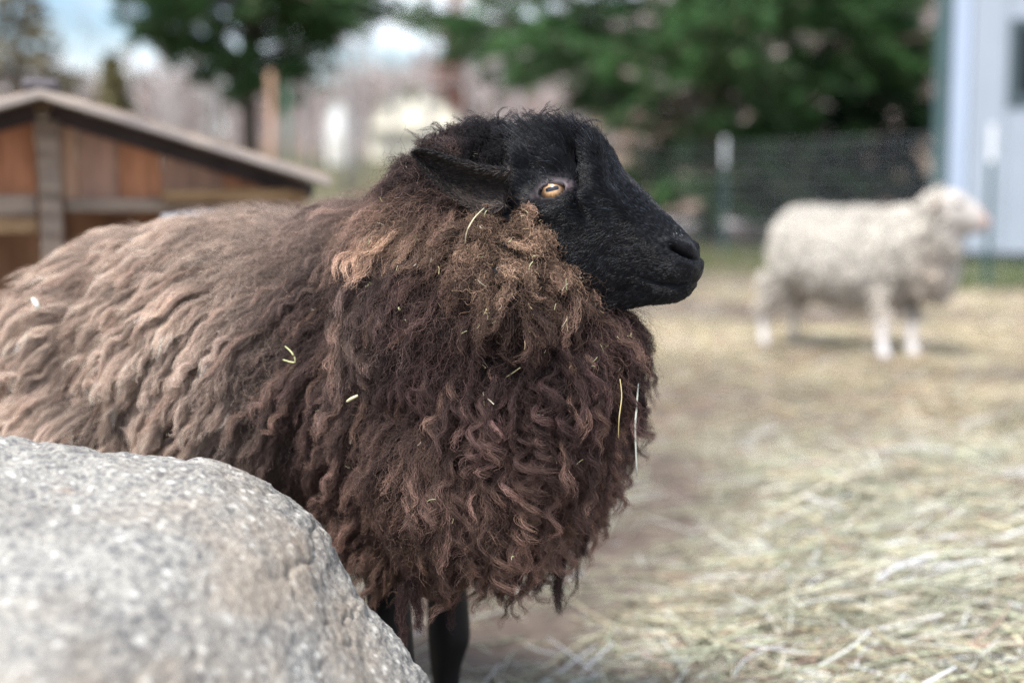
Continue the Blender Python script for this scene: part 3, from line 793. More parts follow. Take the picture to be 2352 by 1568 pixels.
# ---- fleece
def cam_weight(lo):
    return lambda c, nn: np.where(((c - CAMP) * nn).sum(1) < .12 * np.linalg.norm(c - CAMP, axis=1) * 1.6, 1.0, lo)
def fleece():
    base_w = cam_weight(.16)
    wgt = lambda c, nn: base_w(c, nn) * (c[:, 2] > .36) * np.where(proj(c)[:, 0] > 900, 1.15, 1.0)
    n = 15000
    P, N = sample_surface(cv, cn, cT, n, wgt)
    # those inside the face are left out
    pp = proj(P)
    lath = (P - Pv) @ hs
    k = woolly(P) | (pp[:, 1] > 705) | (pp[:, 0] < 1160)
    earline = [(1155, 440), (1080, 430), (1000, 382), (955, 354)]
    de, _ = seg_dist(pp, earline); nearside = ((P - Pv) @ hs) > .02
    k = k & ~((de < np.interp(pp[:, 0], [950, 1040, 1160], [8, 34, 48])) & nearside)
    P, N, pp = P[k], N[k], pp[k]; n = len(P)
    px, py = pp[:, 0], pp[:, 1]
    g = np.array([0, 0, -1.0])
    rump = sstep(700, 250, px); chest = sstep(900, 1150, px) * sstep(650, 900, py)
    ruff = np.exp(-(((px - 1200) / 150) ** 2 + ((py - 570) / 120) ** 2)); ruff = np.clip(ruff * 1.35, 0, 1)
    poll = sstep(450, 380, py) * sstep(930, 980, px)
    a_ = np.interp(px, [0, 400, 800, 1100, 1400], [.75, .6, .9, 1.0, 1.0]); b_ = np.interp(px, [0, 400, 800, 1100, 1300, 1450], [.7, .85, .75, .45, .15, -.25])
    b_ = b_ + .35 * sstep(900, 1250, py) * sstep(1250, 900, px)
    F = g * a_[:, None] - bd * b_[:, None]
    F = F * (1 - poll)[:, None] + poll[:, None] * (-hf * .5 + np.array([0, 0, .5]))
    F = F + .55 * np.stack([vnoise(P * 14, s) for s in (1, 2, 3)], 1) + .3 * np.stack([vnoise(P * 40, s) for s in (4, 5, 6)], 1)
    F = tangent(F, N)
    fo = folds(P)
    L = np.interp(px, [0, 400, 800, 1100, 1400], [.10, .095, .078, .062, .068])
    L = L * (1 - .74 * ruff) * (1 - .66 * poll) + .012 * chest
    L = L * rng.uniform(.7, 1.3, n) * (1 + .18 * vnoise(P * 22, 8) + .15 * fo)
    lift = .6 + .55 * ruff + .3 * poll + .25 * rng.random(n) + .25 * vnoise(P * 25, 31); lift = np.clip(lift * np.where(N[:, 2] > .6, .6, 1), .2, 2)
    grav = .35 * (1 - poll)
    tan = np.array([.58, .44, .355]); mid = np.array([.21, .13, .098]); dark = np.array([.052, .030, .028]); lt = np.array([.44, .285, .195]); blk = np.array([.018, .016, .019])
    f1 = sstep(930, 430, px + 110 * vnoise(P * 9, 41) + .22 * (py - 750))[:, None]
    up_ = sstep(1080, 820, px)[:, None] * sstep(640, 460, py)[:, None]
    Ct = dark * (1 - f1) + tan * f1
    Ct = Ct * (1 - .55 * up_ * (1 - f1)) + .55 * up_ * (1 - f1) * np.array([.17, .118, .108])
    low = sstep(750, 1150, py)[:, None] * (1 - f1); Ct = Ct * (1 - .5 * low) + .5 * low * mid
    rz = np.maximum(np.exp(-(((px - 1205) / 125) ** 2 + ((py - 560) / 95) ** 2)) * 1.25, .8 * np.exp(-(((px - 975) / 90) ** 2 + ((py - 530) / 45) ** 2)))
    rf = np.clip(rz * 1.2 * (.75 + .45 * fo + .3 * vnoise(P * 45, 42)), 0, 1)[:, None]
    Ct = Ct * (1 - rf) + lt * rf
    pk = (poll * sstep(990, 1110, px))[:, None]
    Ct = Ct * (1 - (poll[:, None] - pk).clip(0, 1) * .5) + (poll[:, None] - pk).clip(0, 1) * .5 * np.array([.13, .09, .08]); Ct = Ct * (1 - pk) + blk * pk
    Ct = Ct * (1 + .4 * vnoise(P * 35, 43))[:, None] * (1 + .3 * fo)[:, None] * rng.lognormal(0, .33, (n, 1))
    redt = (rng.random(n) < .16)[:, None] * (1 - pk); Ct = Ct * (1 - redt * .45) + redt * .45 * np.array([.34, .21, .155])
    Ct = Ct / np.maximum(1, Ct.max(1, keepdims=True) / .7)
    und = rng.random(n) < .55                       # matted undercoat; the rest are outer locks
    o1 = np.where(und)[0]; o2 = np.where(~und)[0]
    def sel(a_, o): return a_[o]
    tf = tufts_of(P[o1], 1700)
    a1 = wool_locks(P[o1], N[o1], F[o1], L[o1] * .72, 24, 14, .0085 * rng.uniform(.7, 1.3, len(o1)), .55, (.004 + .002 * chest)[o1] * rng.uniform(.4, 1.6, len(o1)), rng.uniform(1, 3, len(o1)), lift[o1], grav[o1], np.full(len(o1), .00019), Ct[o1] * (.14 + .1 * rump[o1])[:, None], Ct[o1] * (.6 + .2 * rump[o1])[:, None], tf, .35 * (1 - .9 * poll[o1])[:, None, None], frizz=.0020 + .0012 * (ruff + poll)[o1], crimp=np.full(len(o1), .0006))  # roots much darker than tips: depth shading painted into the wool
    tf = tufts_of(P[o2], 1900); isr = (ruff[o2] > .35); ridx = np.where(isr)[0]
    tr_ = tufts_of(P[o2][ridx], 110)[1]; tf[1][ridx] = ridx[tr_]
    isr1 = ruff[o1] > .35; r1i = np.where(isr1)[0]
    nn_ = len(o2); notr = 1 - np.clip(ruff + poll, 0, 1)[o2]
    curl = (.0055 + .0042 * chest + .002 * rump)[o2] * rng.uniform(.15, 1.9, nn_) * (.45 + .55 * notr)
    a2 = wool_locks(P[o2], N[o2], F[o2], L[o2] * (1 + .15 * notr), 32, 25, .0064 * rng.lognormal(0, .35, nn_) * (1.25 - .25 * notr) * (1 - .22 * rump[o2]) * (1 - .22 * chest[o2]), .75 - .57 * notr, curl, rng.uniform(.9, 2.6, nn_) * (L[o2] / .07) * (1 - .4 * rump[o2]) * (1 + .2 * chest[o2]), lift[o2] * 1.1 + .5 * isr, grav[o2], np.full(nn_, .00019), Ct[o2] * .12, Ct[o2] * (1.05 + .85 * (notr * (.45 + .55 * chest[o2]))[:, None] * (rng.random((nn_, 1)) ** 1.6) * 1.7), tf, np.where(isr, .62, .10 + (.50 - .18 * chest[o2]) * notr)[:, None, None], frizz=.0016 + .0006 * (1 - notr), crimp=.0005 + .0003 * rng.random(nn_), hairjit=.25)  # dark roots again carry painted shade between the outer locks
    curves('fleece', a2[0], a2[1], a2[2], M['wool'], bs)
    # bits of hay caught in the neck wool
    nf = 520; kk = rng.integers(0, len(a2[0]), nf * 6); q0 = a2[0][kk, 16]; pq = proj(q0)
    wq = np.exp(-(((pq[:, 0] - 1180) / 260) ** 2 + ((pq[:, 1] - 640) / 240) ** 2)) + .06; kk = (rng.random(len(kk)) < wq) & (((q0 - CAMP) @ np.array([0, 1, 0])) < 1.66); q0 = q0[kk][:nf]
    nf = len(q0); dd = unit(rng.normal(0, 1, (nf, 3)) * np.array([1, .35, 1])); Lf = rng.lognormal(np.log(.006), .45, nf); tt = np.linspace(-.5, .5, 4)
    Pf = q0[:, None] + np.array([0, -.006, 0]) + dd[:, None] * (tt[None, :, None] * Lf[:, None, None]) + (tt ** 2)[None, :, None] * rng.normal(0, .004, (nf, 1, 3))
    cf = np.array([[.62, .55, .30], [.50, .52, .28], [.66, .60, .46], [.50, .36, .2]])[rng.integers(0, 4, nf)] * rng.uniform(.45, .95, (nf, 1))
    o = curves('hay_bits', Pf, np.full((nf, 4), .00038) * rng.lognormal(0, .35, (nf, 1)), np.repeat(cf[:, None], 4, 1), M['straw']); tag(o, 'tiny bits of hay caught in the neck wool of the brown sheep', 'hay bits', kind='stuff')
    # loose curls standing up on the crown of the head
    cr = [(1272, 300), (1262, 300), (1200, 302), (1182, 305), (1230, 300), (1150, 305), (1105, 310), (1300, 302), (1060, 318), (1010, 330), (985, 345), (1335, 318), (1085, 312), (1215, 300), (1250, 298), (1040, 322)] * 6
    Pc = np.array([Hpt(a_ + rng.normal(0, 14), b_ + 12, rng.uniform(-.02, .035)) for a_, b_ in cr]); nc_ = len(Pc)
    Fc = unit(np.stack([rng.normal(.2, .7, nc_), rng.normal(0, .3, nc_), np.full(nc_, .5)], 1)); Nc = unit(np.stack([rng.normal(0, .3, nc_), rng.normal(0, .3, nc_), np.ones(nc_)], 1)); Fc = tangent(Fc, Nc)
    a3 = wool_locks(Pc, Nc, Fc, rng.uniform(.020, .050, nc_), 9, 16, np.full(nc_, .0022), .25, rng.uniform(.002, .006, nc_), rng.uniform(.6, 1.6, nc_), np.full(nc_, 1.2), np.full(nc_, -.1), np.full(nc_, .00016), np.tile(blk, (nc_, 1)), np.tile(blk * 1.3, (nc_, 1)), None, 0, frizz=.0008)
    # a few long hanging locks under the chest
    hang = [(1282, 1240, 1.62, .088), (1288, 1235, 1.63, .075), (1150, 1290, 1.60, .05), (1030, 1320, 1.58, .06), (945, 1330, 1.55, .07), (925, 1340, 1.55, .075), (1230, 1270, 1.60, .05), (1340, 1180, 1.62, .05)]
    Ph = np.array([W(a_, b_, c_) for a_, b_, c_, _ in hang]); nh_ = len(hang); dn = np.tile([0, 0, -1.0], (nh_, 1)); Nh = np.tile([.0, -.3, 0], (nh_, 1)) + 0
    a4 = wool_locks(Ph, Nh, dn, np.array([q[3] for q in hang]), 90, 18, np.full(nh_, .009), .25, np.full(nh_, .003), np.full(nh_, 1.2), np.full(nh_, .3), np.full(nh_, .6), np.full(nh_, .00019), np.tile(dark * .6, (nh_, 1)), np.tile(dark * 1.3, (nh_, 1)), None, 0, frizz=.002, crimp=np.full(nh_, .0008))
    curves('hanging_locks', a4[0], a4[1], a4[2], M['wool'], bs)
    curves('crown_curls', a3[0], a3[1], a3[2], M['wool'], bs)
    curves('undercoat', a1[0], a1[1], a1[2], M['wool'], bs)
    # stray frizzy hairs between the locks
    m_ = 70000
    P2, N2 = sample_surface(cv, cn, cT, m_, wgt)
    pp2 = proj(P2); k2 = woolly(P2) | (pp2[:, 1] > 705) | (pp2[:, 0] < 1160)
    de, _ = seg_dist(pp2, earline); k2 &= (rng.random(len(k2)) > .8 * np.clip(1.35 * np.exp(-(((pp2[:, 0] - 1200) / 150) ** 2 + ((pp2[:, 1] - 570) / 120) ** 2)), 0, 1)); k2 &= ~((de < np.interp(pp2[:, 0], [950, 1040, 1160], [10, 38, 54])) & (((P2 - Pv) @ hs) > .02))
    P2, N2, pp2 = P2[k2], N2[k2], pp2[k2]; m_ = len(P2); px2 = pp2[:, 0]
    poll2 = sstep(450, 380, pp2[:, 1]) * sstep(930, 980, px2)
    ruff2 = np.clip(1.35 * np.exp(-(((px2 - 1200) / 150) ** 2 + ((pp2[:, 1] - 570) / 120) ** 2)), 0, 1)
    b2 = np.interp(px2, [0, 400, 800, 1100, 1300, 1450], [.7, .85, .75, .45, .15, -.25])
    F2 = tangent(g * .8 - bd * b2[:, None] + rng.normal(0, .6, (m_, 3)) + poll2[:, None] * np.array([0, 0, .9]), N2)
    d1 = ((P2[:, None, :] - P[None, ::40]) ** 2).sum(-1).argmin(1)
    C2 = Ct[::40][d1] * .95
    H, Rr, C = wool_locks(P2, N2, F2, .064 * rng.uniform(.6, 1.3, m_) * (1 - .52 * poll2) * (1 - .5 * ruff2), 1, 18, np.full(m_, .001), 1, .004 * rng.uniform(.4, 1.8, m_) * (1 - .5 * ruff2), rng.uniform(1.5, 5, m_), rng.uniform(.8, 1.6, m_), .2 * (1 - 2 * poll2), np.full(m_, .00011), C2 * .7, np.clip(C2, 0, .8), frizz=.0014, hairjit=.1)
    curves('stray_wool', H, Rr, C, M['wool'], bs)
fleece()

# ------------------------------------------------------------------ boulder
def make_rock():
    sil = [(-900, 1150), (-600, 1050), (-330, 1003), (-120, 1000), (0, 1010), (100, 1024), (200, 1034), (350, 1042), (500, 1066), (620, 1128), (680, 1178), (740, 1250), (800, 1330), (850, 1392), (900, 1455), (940, 1512), (985, 1575), (1030, 1660), (1060, 1780), (1065, 1950), (1040, 2250)]
    z0 = 1.35; sil = catmull(sil, 340)
    out = np.array([W(a_, b_, z0) for a_, b_ in sil]); out[-1, 2] = min(out[-1, 2], -.02)
    base = np.array([-.62, z0, -.02])
    ns = len(out); nd_ = 260
    zz = np.concatenate([np.linspace(-.98, 0, 190), np.linspace(.01, .30, 70)])
    V = np.zeros((nd_, ns, 3))
    for i, dz in enumerate(zz):
        if dz <= 0: s_ = (1 - abs(dz) ** 2.5) ** (1 / 2.2); y = z0 + dz * .95
        else: s_ = max(0, 1 - (dz / .31) ** 2.2) ** (1 / 2.2); y = z0 + dz
        V[i, :, 0] = base[0] + (out[:, 0] - base[0]) * s_; V[i, :, 2] = base[2] + (out[:, 2] - base[2]) * s_; V[i, :, 1] = y
    # ledges and roughness along normals
    du = np.gradient(V, axis=0); dv = np.gradient(V, axis=1); N = unit(np.cross(du, dv)); N *= np.sign((N[..., 2]).mean())
    p = V.reshape(-1, 3)
    h = -.010 + .012 * fbm(p * 4.5, 3, 1) + .003 * fbm(p * 26, 3, 2) + .0016 * fbm(p * 110, 3, 3)
    rid = np.abs(fbm(p * np.array([9, 9, 16]) + 5, 3, 8)); h = h - .0035 * np.exp(-(rid / .06) ** 2)
    edge = sstep(-.09, .0, p[:, 1] - z0); h = h + edge * .006 * np.abs(vnoise(p * 32, 12)) - .011 * sstep(-.02, .0, p[:, 1] - z0) * 0
    V = V + N * h.reshape(nd_, ns)[..., None]
    i = np.arange(nd_ - 1)[:, None] * ns; j = np.arange(ns - 1)[None]
    F = np.stack([i + j, i + j + 1, i + ns + j + 1, i + ns + j], -1).reshape(-1, 4)
    m, t, b = newmat('granite')
    tcn = nd(t, 'ShaderNodeTexCoord')
    def noise(sc, det=4, ro=.6, st=(1, 1, 1)):
        mpn = nd(t, 'ShaderNodeMapping'); mpn.inputs['Scale'].default_value = st; t.links.new(tcn.outputs['Object'], mpn.inputs[0])
        n = nd(t, 'ShaderNodeTexNoise', Scale=sc, Detail=det, Roughness=ro); t.links.new(mpn.outputs[0], n.inputs['Vector']); return n.outputs[0]
    def ramp(src, stops):
        r = nd(t, 'ShaderNodeValToRGB')
        while len(r.color_ramp.elements) < len(stops): r.color_ramp.elements.new(.5)
        for e, (p_, c_) in zip(r.color_ramp.elements, stops):
            e.position = p_; e.color = (*c_, 1) if hasattr(c_, '__len__') else (c_, c_, c_, 1)
        t.links.new(src, r.inputs[0]); return r.outputs[0]
    base_c = ramp(noise(170, 5, .8, (1, .6, 1)), [(.30, (.10, .105, .11)), (.43, (.22, .22, .22)), (.55, (.36, .35, .325)), (.72, (.58, .565, .53))])
    v1 = nd(t, 'ShaderNodeTexVoronoi', Scale=110); t.links.new(tcn.outputs['Object'], v1.inputs['Vector'])
    sepv = nd(t, 'ShaderNodeSeparateColor'); t.links.new(v1.outputs['Color'], sepv.inputs[0])
    pick = ramp(sepv.outputs[0], [(.80, 0), (.86, 1)]); 
    ds = ramp(v1.outputs['Distance'], [(.18, 1), (.42, 0)])
    mul = nd(t, 'ShaderNodeMath', operation='MULTIPLY'); t.links.new(pick, mul.inputs[0]); t.links.new(ds, mul.inputs[1])
    wht = nd(t, 'ShaderNodeRGB'); wht.outputs[0].default_value = (.68, .67, .64, 1)
    c = mixc(mul.outputs[0], base_c, wht.outputs[0])
    v2 = nd(t, 'ShaderNodeTexVoronoi', Scale=210); t.links.new(tcn.outputs['Object'], v2.inputs['Vector'])
    sep2 = nd(t, 'ShaderNodeSeparateColor'); t.links.new(v2.outputs['Color'], sep2.inputs[0])
    pk2 = ramp(sep2.outputs[1], [(.84, 0), (.88, .8)])
    drk = nd(t, 'ShaderNodeRGB'); drk.outputs[0].default_value = (.13, .13, .14, 1)
    c = mixc(pk2, c, drk.outputs[0])
    v3 = nd(t, 'ShaderNodeTexVoronoi', Scale=68); t.links.new(tcn.outputs['Object'], v3.inputs['Vector'])
    s3 = nd(t, 'ShaderNodeSeparateColor'); t.links.new(v3.outputs['Color'], s3.inputs[0])
    m3 = nd(t, 'ShaderNodeMath', operation='MULTIPLY'); t.links.new(ramp(s3.outputs[0], [(.74, 0), (.80, .8)]), m3.inputs[0]); t.links.new(ramp(v3.outputs['Distance'], [(.15, 1), (.40, 0)]), m3.inputs[1])
    c = mixc(m3.outputs[0], c, wht.outputs[0])
    big = ramp(noise(5, 4, .6), [(.35, (.46, .43, .385)), (.65, (.68, .66, .61))])
    mxx = nd(t, 'ShaderNodeMix', data_type='RGBA', blend_type='OVERLAY'); mxx.inputs[0].default_value = .55
    t.links.new(c, mxx.inputs[6]); t.links.new(big, mxx.inputs[7]); c = mxx.outputs[2]
    st_c = nd(t, 'ShaderNodeRGB'); st_c.outputs[0].default_value = (.40, .31, .22, 1); c = mixc(ramp(noise(2.6, 5, .65, (1, 1, 2.2)), [(.50, 0), (.66, .5)]), c, st_c.outputs[0])
    ru = ramp(noise(7.5, 5, .7, (.7, 1, 1.8)), [(.64, 0), (.72, .55)])
    rc = nd(t, 'ShaderNodeRGB'); rc.outputs[0].default_value = (.34, .20, .12, 1)
    c = mixc(ru, c, rc.outputs[0])
    t.links.new(c, b.inputs['Base Color']); b.inputs['Roughness'].default_value = .85; b.inputs['Specular IOR Level'].default_value = .3
    bp = nd(t, 'ShaderNodeBump', Strength=.8, Distance=.004); t.links.new(noise(160, 6, .7), bp.inputs['Height']); t.links.new(bp.outputs[0], b.inputs['Normal'])
    o = mk('boulder', V.reshape(-1, 3), F, m)
    tag(o, 'large speckled grey granite boulder in front of the brown sheep', 'boulder')
make_rock()

# ------------------------------------------------------------------ low wooden sheep shelter on the left
def wood(name, c1, c2, rough=.8):
    return plain(name, c1, rough, .3, 7, .3, .25, c2, (6, 6, .7), 8)
WD = [wood('red_brown_board', (.66, .30, .155), (.38, .16, .085)), wood('tan_board', (.70, .43, .28), (.47, .27, .17)), wood('dull_brown_board', (.56, .33, .23), (.34, .20, .145))]
M['grey_wood'] = plain('weathered_grey_wood', (.40, .31, .24), .85, .3, 7, .3, .25, (.20, .15, .115), (1, 6, 6), 8)
M['tan_wood'] = plain('tan_beam_wood', (.50, .32, .17), .8, .3, 7, .3, .25, (.28, .17, .09), (1, 6, 6), 8)
M['dark_wood'] = plain('dark_wood', (.06, .045, .045), .9, .3, 9, .2)
def shelter():
    A_ = R(17); pk = W(95, 215, 3.05); ca, sa = math.cos(A_), math.sin(A_)
    kx = W(738, 412, 1.0)[0]; half = (kx * pk[1] - pk[0]) / (ca - kx * sa)           # eave on its line of sight
    ez = W(738, 412, pk[1] + half * sa)[2]
    Y0 = 0.0; ev = (half, 0, ez); xr, zr = 0.0, pk[2]; drop = zr - ez; sl_ = drop / half; D = .95
    lx = lambda px: (W(px, 300, 1.0)[0] * pk[1] - pk[0]) / (ca - W(px, 300, 1.0)[0] * sa)
    root = empty('wooden_shelter', (pk[0], pk[1], 0), A_); tag(root, 'low red-brown plank sheep shelter with a shallow gable roof', 'shelter')
    def part(name, mat, box, **k):
        mb = MB(); mb.box(*box, **k); return mb.build(name, mat, root)
    zc = W(95, 462, pk[1])[2]                    # underside of gable boards
    y = Y0 + .06
    # gable boards, butted side by side, tops cut to the roof slope
    x = xr - half + .05; k = 0
    while x < xr + half - .05:
        wd = random.uniform(.062, .105); x1 = min(x + wd, xr + half - .045)
        t0, t1 = [zr - .050 - abs(q - xr) * sl_ for q in (x, x1)]
        off = random.uniform(0, .007); yy = y + off
        if max(t0, t1) > zc + .01:
            xa, xb = x + .0015, x1 - .0015
            t0, t1 = max(t0, zc + .004), max(t1, zc + .004)
            V = [(xa, yy, zc), (xb, yy, zc), (xb, yy, t1), (xa, yy, t0), (xa, yy + .018, zc), (xb, yy + .018, zc), (xb, yy + .018, t1), (xa, yy + .018, t0)]
            mk('board', V, [(0, 1, 2, 3), (5, 4, 7, 6), (1, 5, 6, 2), (4, 0, 3, 7), (3, 2, 6, 7), (4, 5, 1, 0)], WD[k % 3] if random.random() < .7 else random.choice(WD), root, False)
        x = x1; k += 1
    # centre post, rails, lower beams
    px_ = lx(110)
    part('post', M['grey_wood'], ((px_, y - .030, (zr - .05) / 2), (.047, .045, zr - .06)), bev=.004)
    xl = xr - half + .05; xR = xr + half - .05
    part('rail', M['grey_wood'], (((xl + px_) / 2 - .013, y - .016, zc - .010), (px_ - xl - .03, .03, .045)), bev=.003)
    part('rail', M['tan_wood'], (((xl + px_) / 2 - .013, y - .012, zc - .052), (px_ - xl - .03, .034, .034)), bev=.003)
    part('rail', M['grey_wood'], (((xR + px_) / 2 + .013, y - .014, zc - .010), (xR - px_ - .03, .028, .030)), bev=.003)
    b0 = lx(380)
    part('beam', M['tan_wood'], (((xR - .02 + b0) / 2, y - .045, zc + .010), (xR - b0, .026, .030)), bev=.004)
    for xx in (xR + .005, xl - .005):
        part('corner_post', M['tan_wood'], ((xx - .01, y - .02, (ev[2] - .02) / 2), (.045, .05, ev[2] - .03)), bev=.004)
        part('corner_post', M['grey_wood'], ((xx - .01, y + D - .1, (ev[2] - .02) / 2), (.045, .05, ev[2] - .03)), bev=.004)
    # side and back walls
    for sx in (xl, xR):
        for i in range(8):
            part('board', random.choice(WD), ((sx, y + .08 + i * .095, .40), (.018, .092, .74)))
    for i in range(13):
        part('board', random.choice(WD), ((xl + .06 + i * (xR - xl - .1) / 12, y + D - .08, .42), (.088, .018, .80)))
    # roof boards along the ridge, then the fascia on the gable edge
    for sg in (-1, 1):
        L = math.hypot(half, drop); a_ = math.atan2(drop, half); nb = 6
        for i in range(nb):
            c = (i + .5) / nb; mb = MB()
            mb.box((xr + sg * half * c, Y0 - .05 + D / 2, zr - drop * c + .002 * (i % 2)), (L / nb - .004, D + .1, .018), ry=sg * a_, bev=.002)
            mb.build('roof_board', M['grey_wood'], root)
        mb = MB(); mb.box((xr + sg * half / 2, Y0 - .112, zr - drop / 2 - .006), (L + .005, .022, .019), ry=sg * a_, bev=.003); mb.build('fascia_board', M['fascia'], root)
        mb = MB(); mb.box((xr + sg * half / 2, Y0 + .045, zr - drop / 2 - .034), (L - .03, .03, .035), ry=sg * a_); mb.build('rafter', M['dark_wood'], root)
    mb = MB(); mb.box((xr, Y0 - .05 + D / 2, zr + .012), (.075, D + .14, .024), bev=.008); mb.build('ridge_cap', M['ridge'], root)
M['fascia'] = plain('pale_weathered_fascia', (.46, .39, .33), .85, .3, 5, .2, .2, (.27, .235, .22), (1.5, 3, 3), 6)
M['ridge'] = plain('ridge_cap_wood', (.11, .10, .105), .9, .4, 10, .2)
shelter()

# galvanised trough between shelter and sheep
def trough():
    root = empty('feed_trough', (0, 0, 0)); tag(root, 'pale grey metal trough between the shelter and the brown sheep', 'trough')
    M['zinc'] = plain('dull_zinc', (.40, .42, .45), .5, .12, 12, .1, .5)
    a_ = W(395, 480, 2.75); b_ = W(690, 484, 2.75); yc = 2.75; top = W(540, 490, 2.75)[2]; mb = MB()
    cx = (a_[0] + b_[0]) / 2; hx = (b_[0] - a_[0]) / 2; hy = .14
    prof = [(1, top), (1.0, top - .012), (.96, top - .012), (.88, top - .20), (.80, top - .21)]
    n = 28; V = []; F = []
    for ins, z in prof + [(.955, top), (.86, top - .18)][::-1][0:0]:
        for k in range(n):
            t_ = 2 * math.pi * k / n; c, s_ = math.cos(t_), math.sin(t_)
            V.append((cx + hx * ins * math.copysign(abs(c) ** .35, c), yc + hy * ins * math.copysign(abs(s_) ** .35, s_), z))
    for r_ in range(len(prof) - 1):
        for k in range(n): F.append((r_ * n + k, (r_ + 1) * n + k, (r_ + 1) * n + (k + 1) % n, r_ * n + (k + 1) % n))
    F.append(tuple((len(prof) - 1) * n + k for k in range(n)))
    mk('tub', V, F, M['zinc'], root, False)
    mb = MB(); V2 = []; n2 = n
    for ins, z in ((1.0, top), (.93, top + .001), (.84, top - .19)):
        for k in range(n):
            t_ = 2 * math.pi * k / n; c, s_ = math.cos(t_), math.sin(t_)
            V2.append((cx + hx * ins * math.copysign(abs(c) ** .35, c), yc + hy * ins * math.copysign(abs(s_) ** .35, s_), z))
    F2 = []
    for r_ in range(2):
        for k in range(n): F2.append((r_ * n + k, r_ * n + (k + 1) % n, (r_ + 1) * n + (k + 1) % n, (r_ + 1) * n + k))
    F2.append(tuple(2 * n + k for k in range(n))[::-1])
    mk('rim', V2, F2, M['zinc'], root, False)
    for sx in (-1, 1):
        for sy in (-1, 1):
            mb = MB(); mb.tube([(cx + sx * hx * .8, yc + sy * hy * .7, top - .17), (cx + sx * hx * .9, yc + sy * hy * .9, 0)], .014, 8); mb.build('leg', M['zinc'], root, True)
trough()

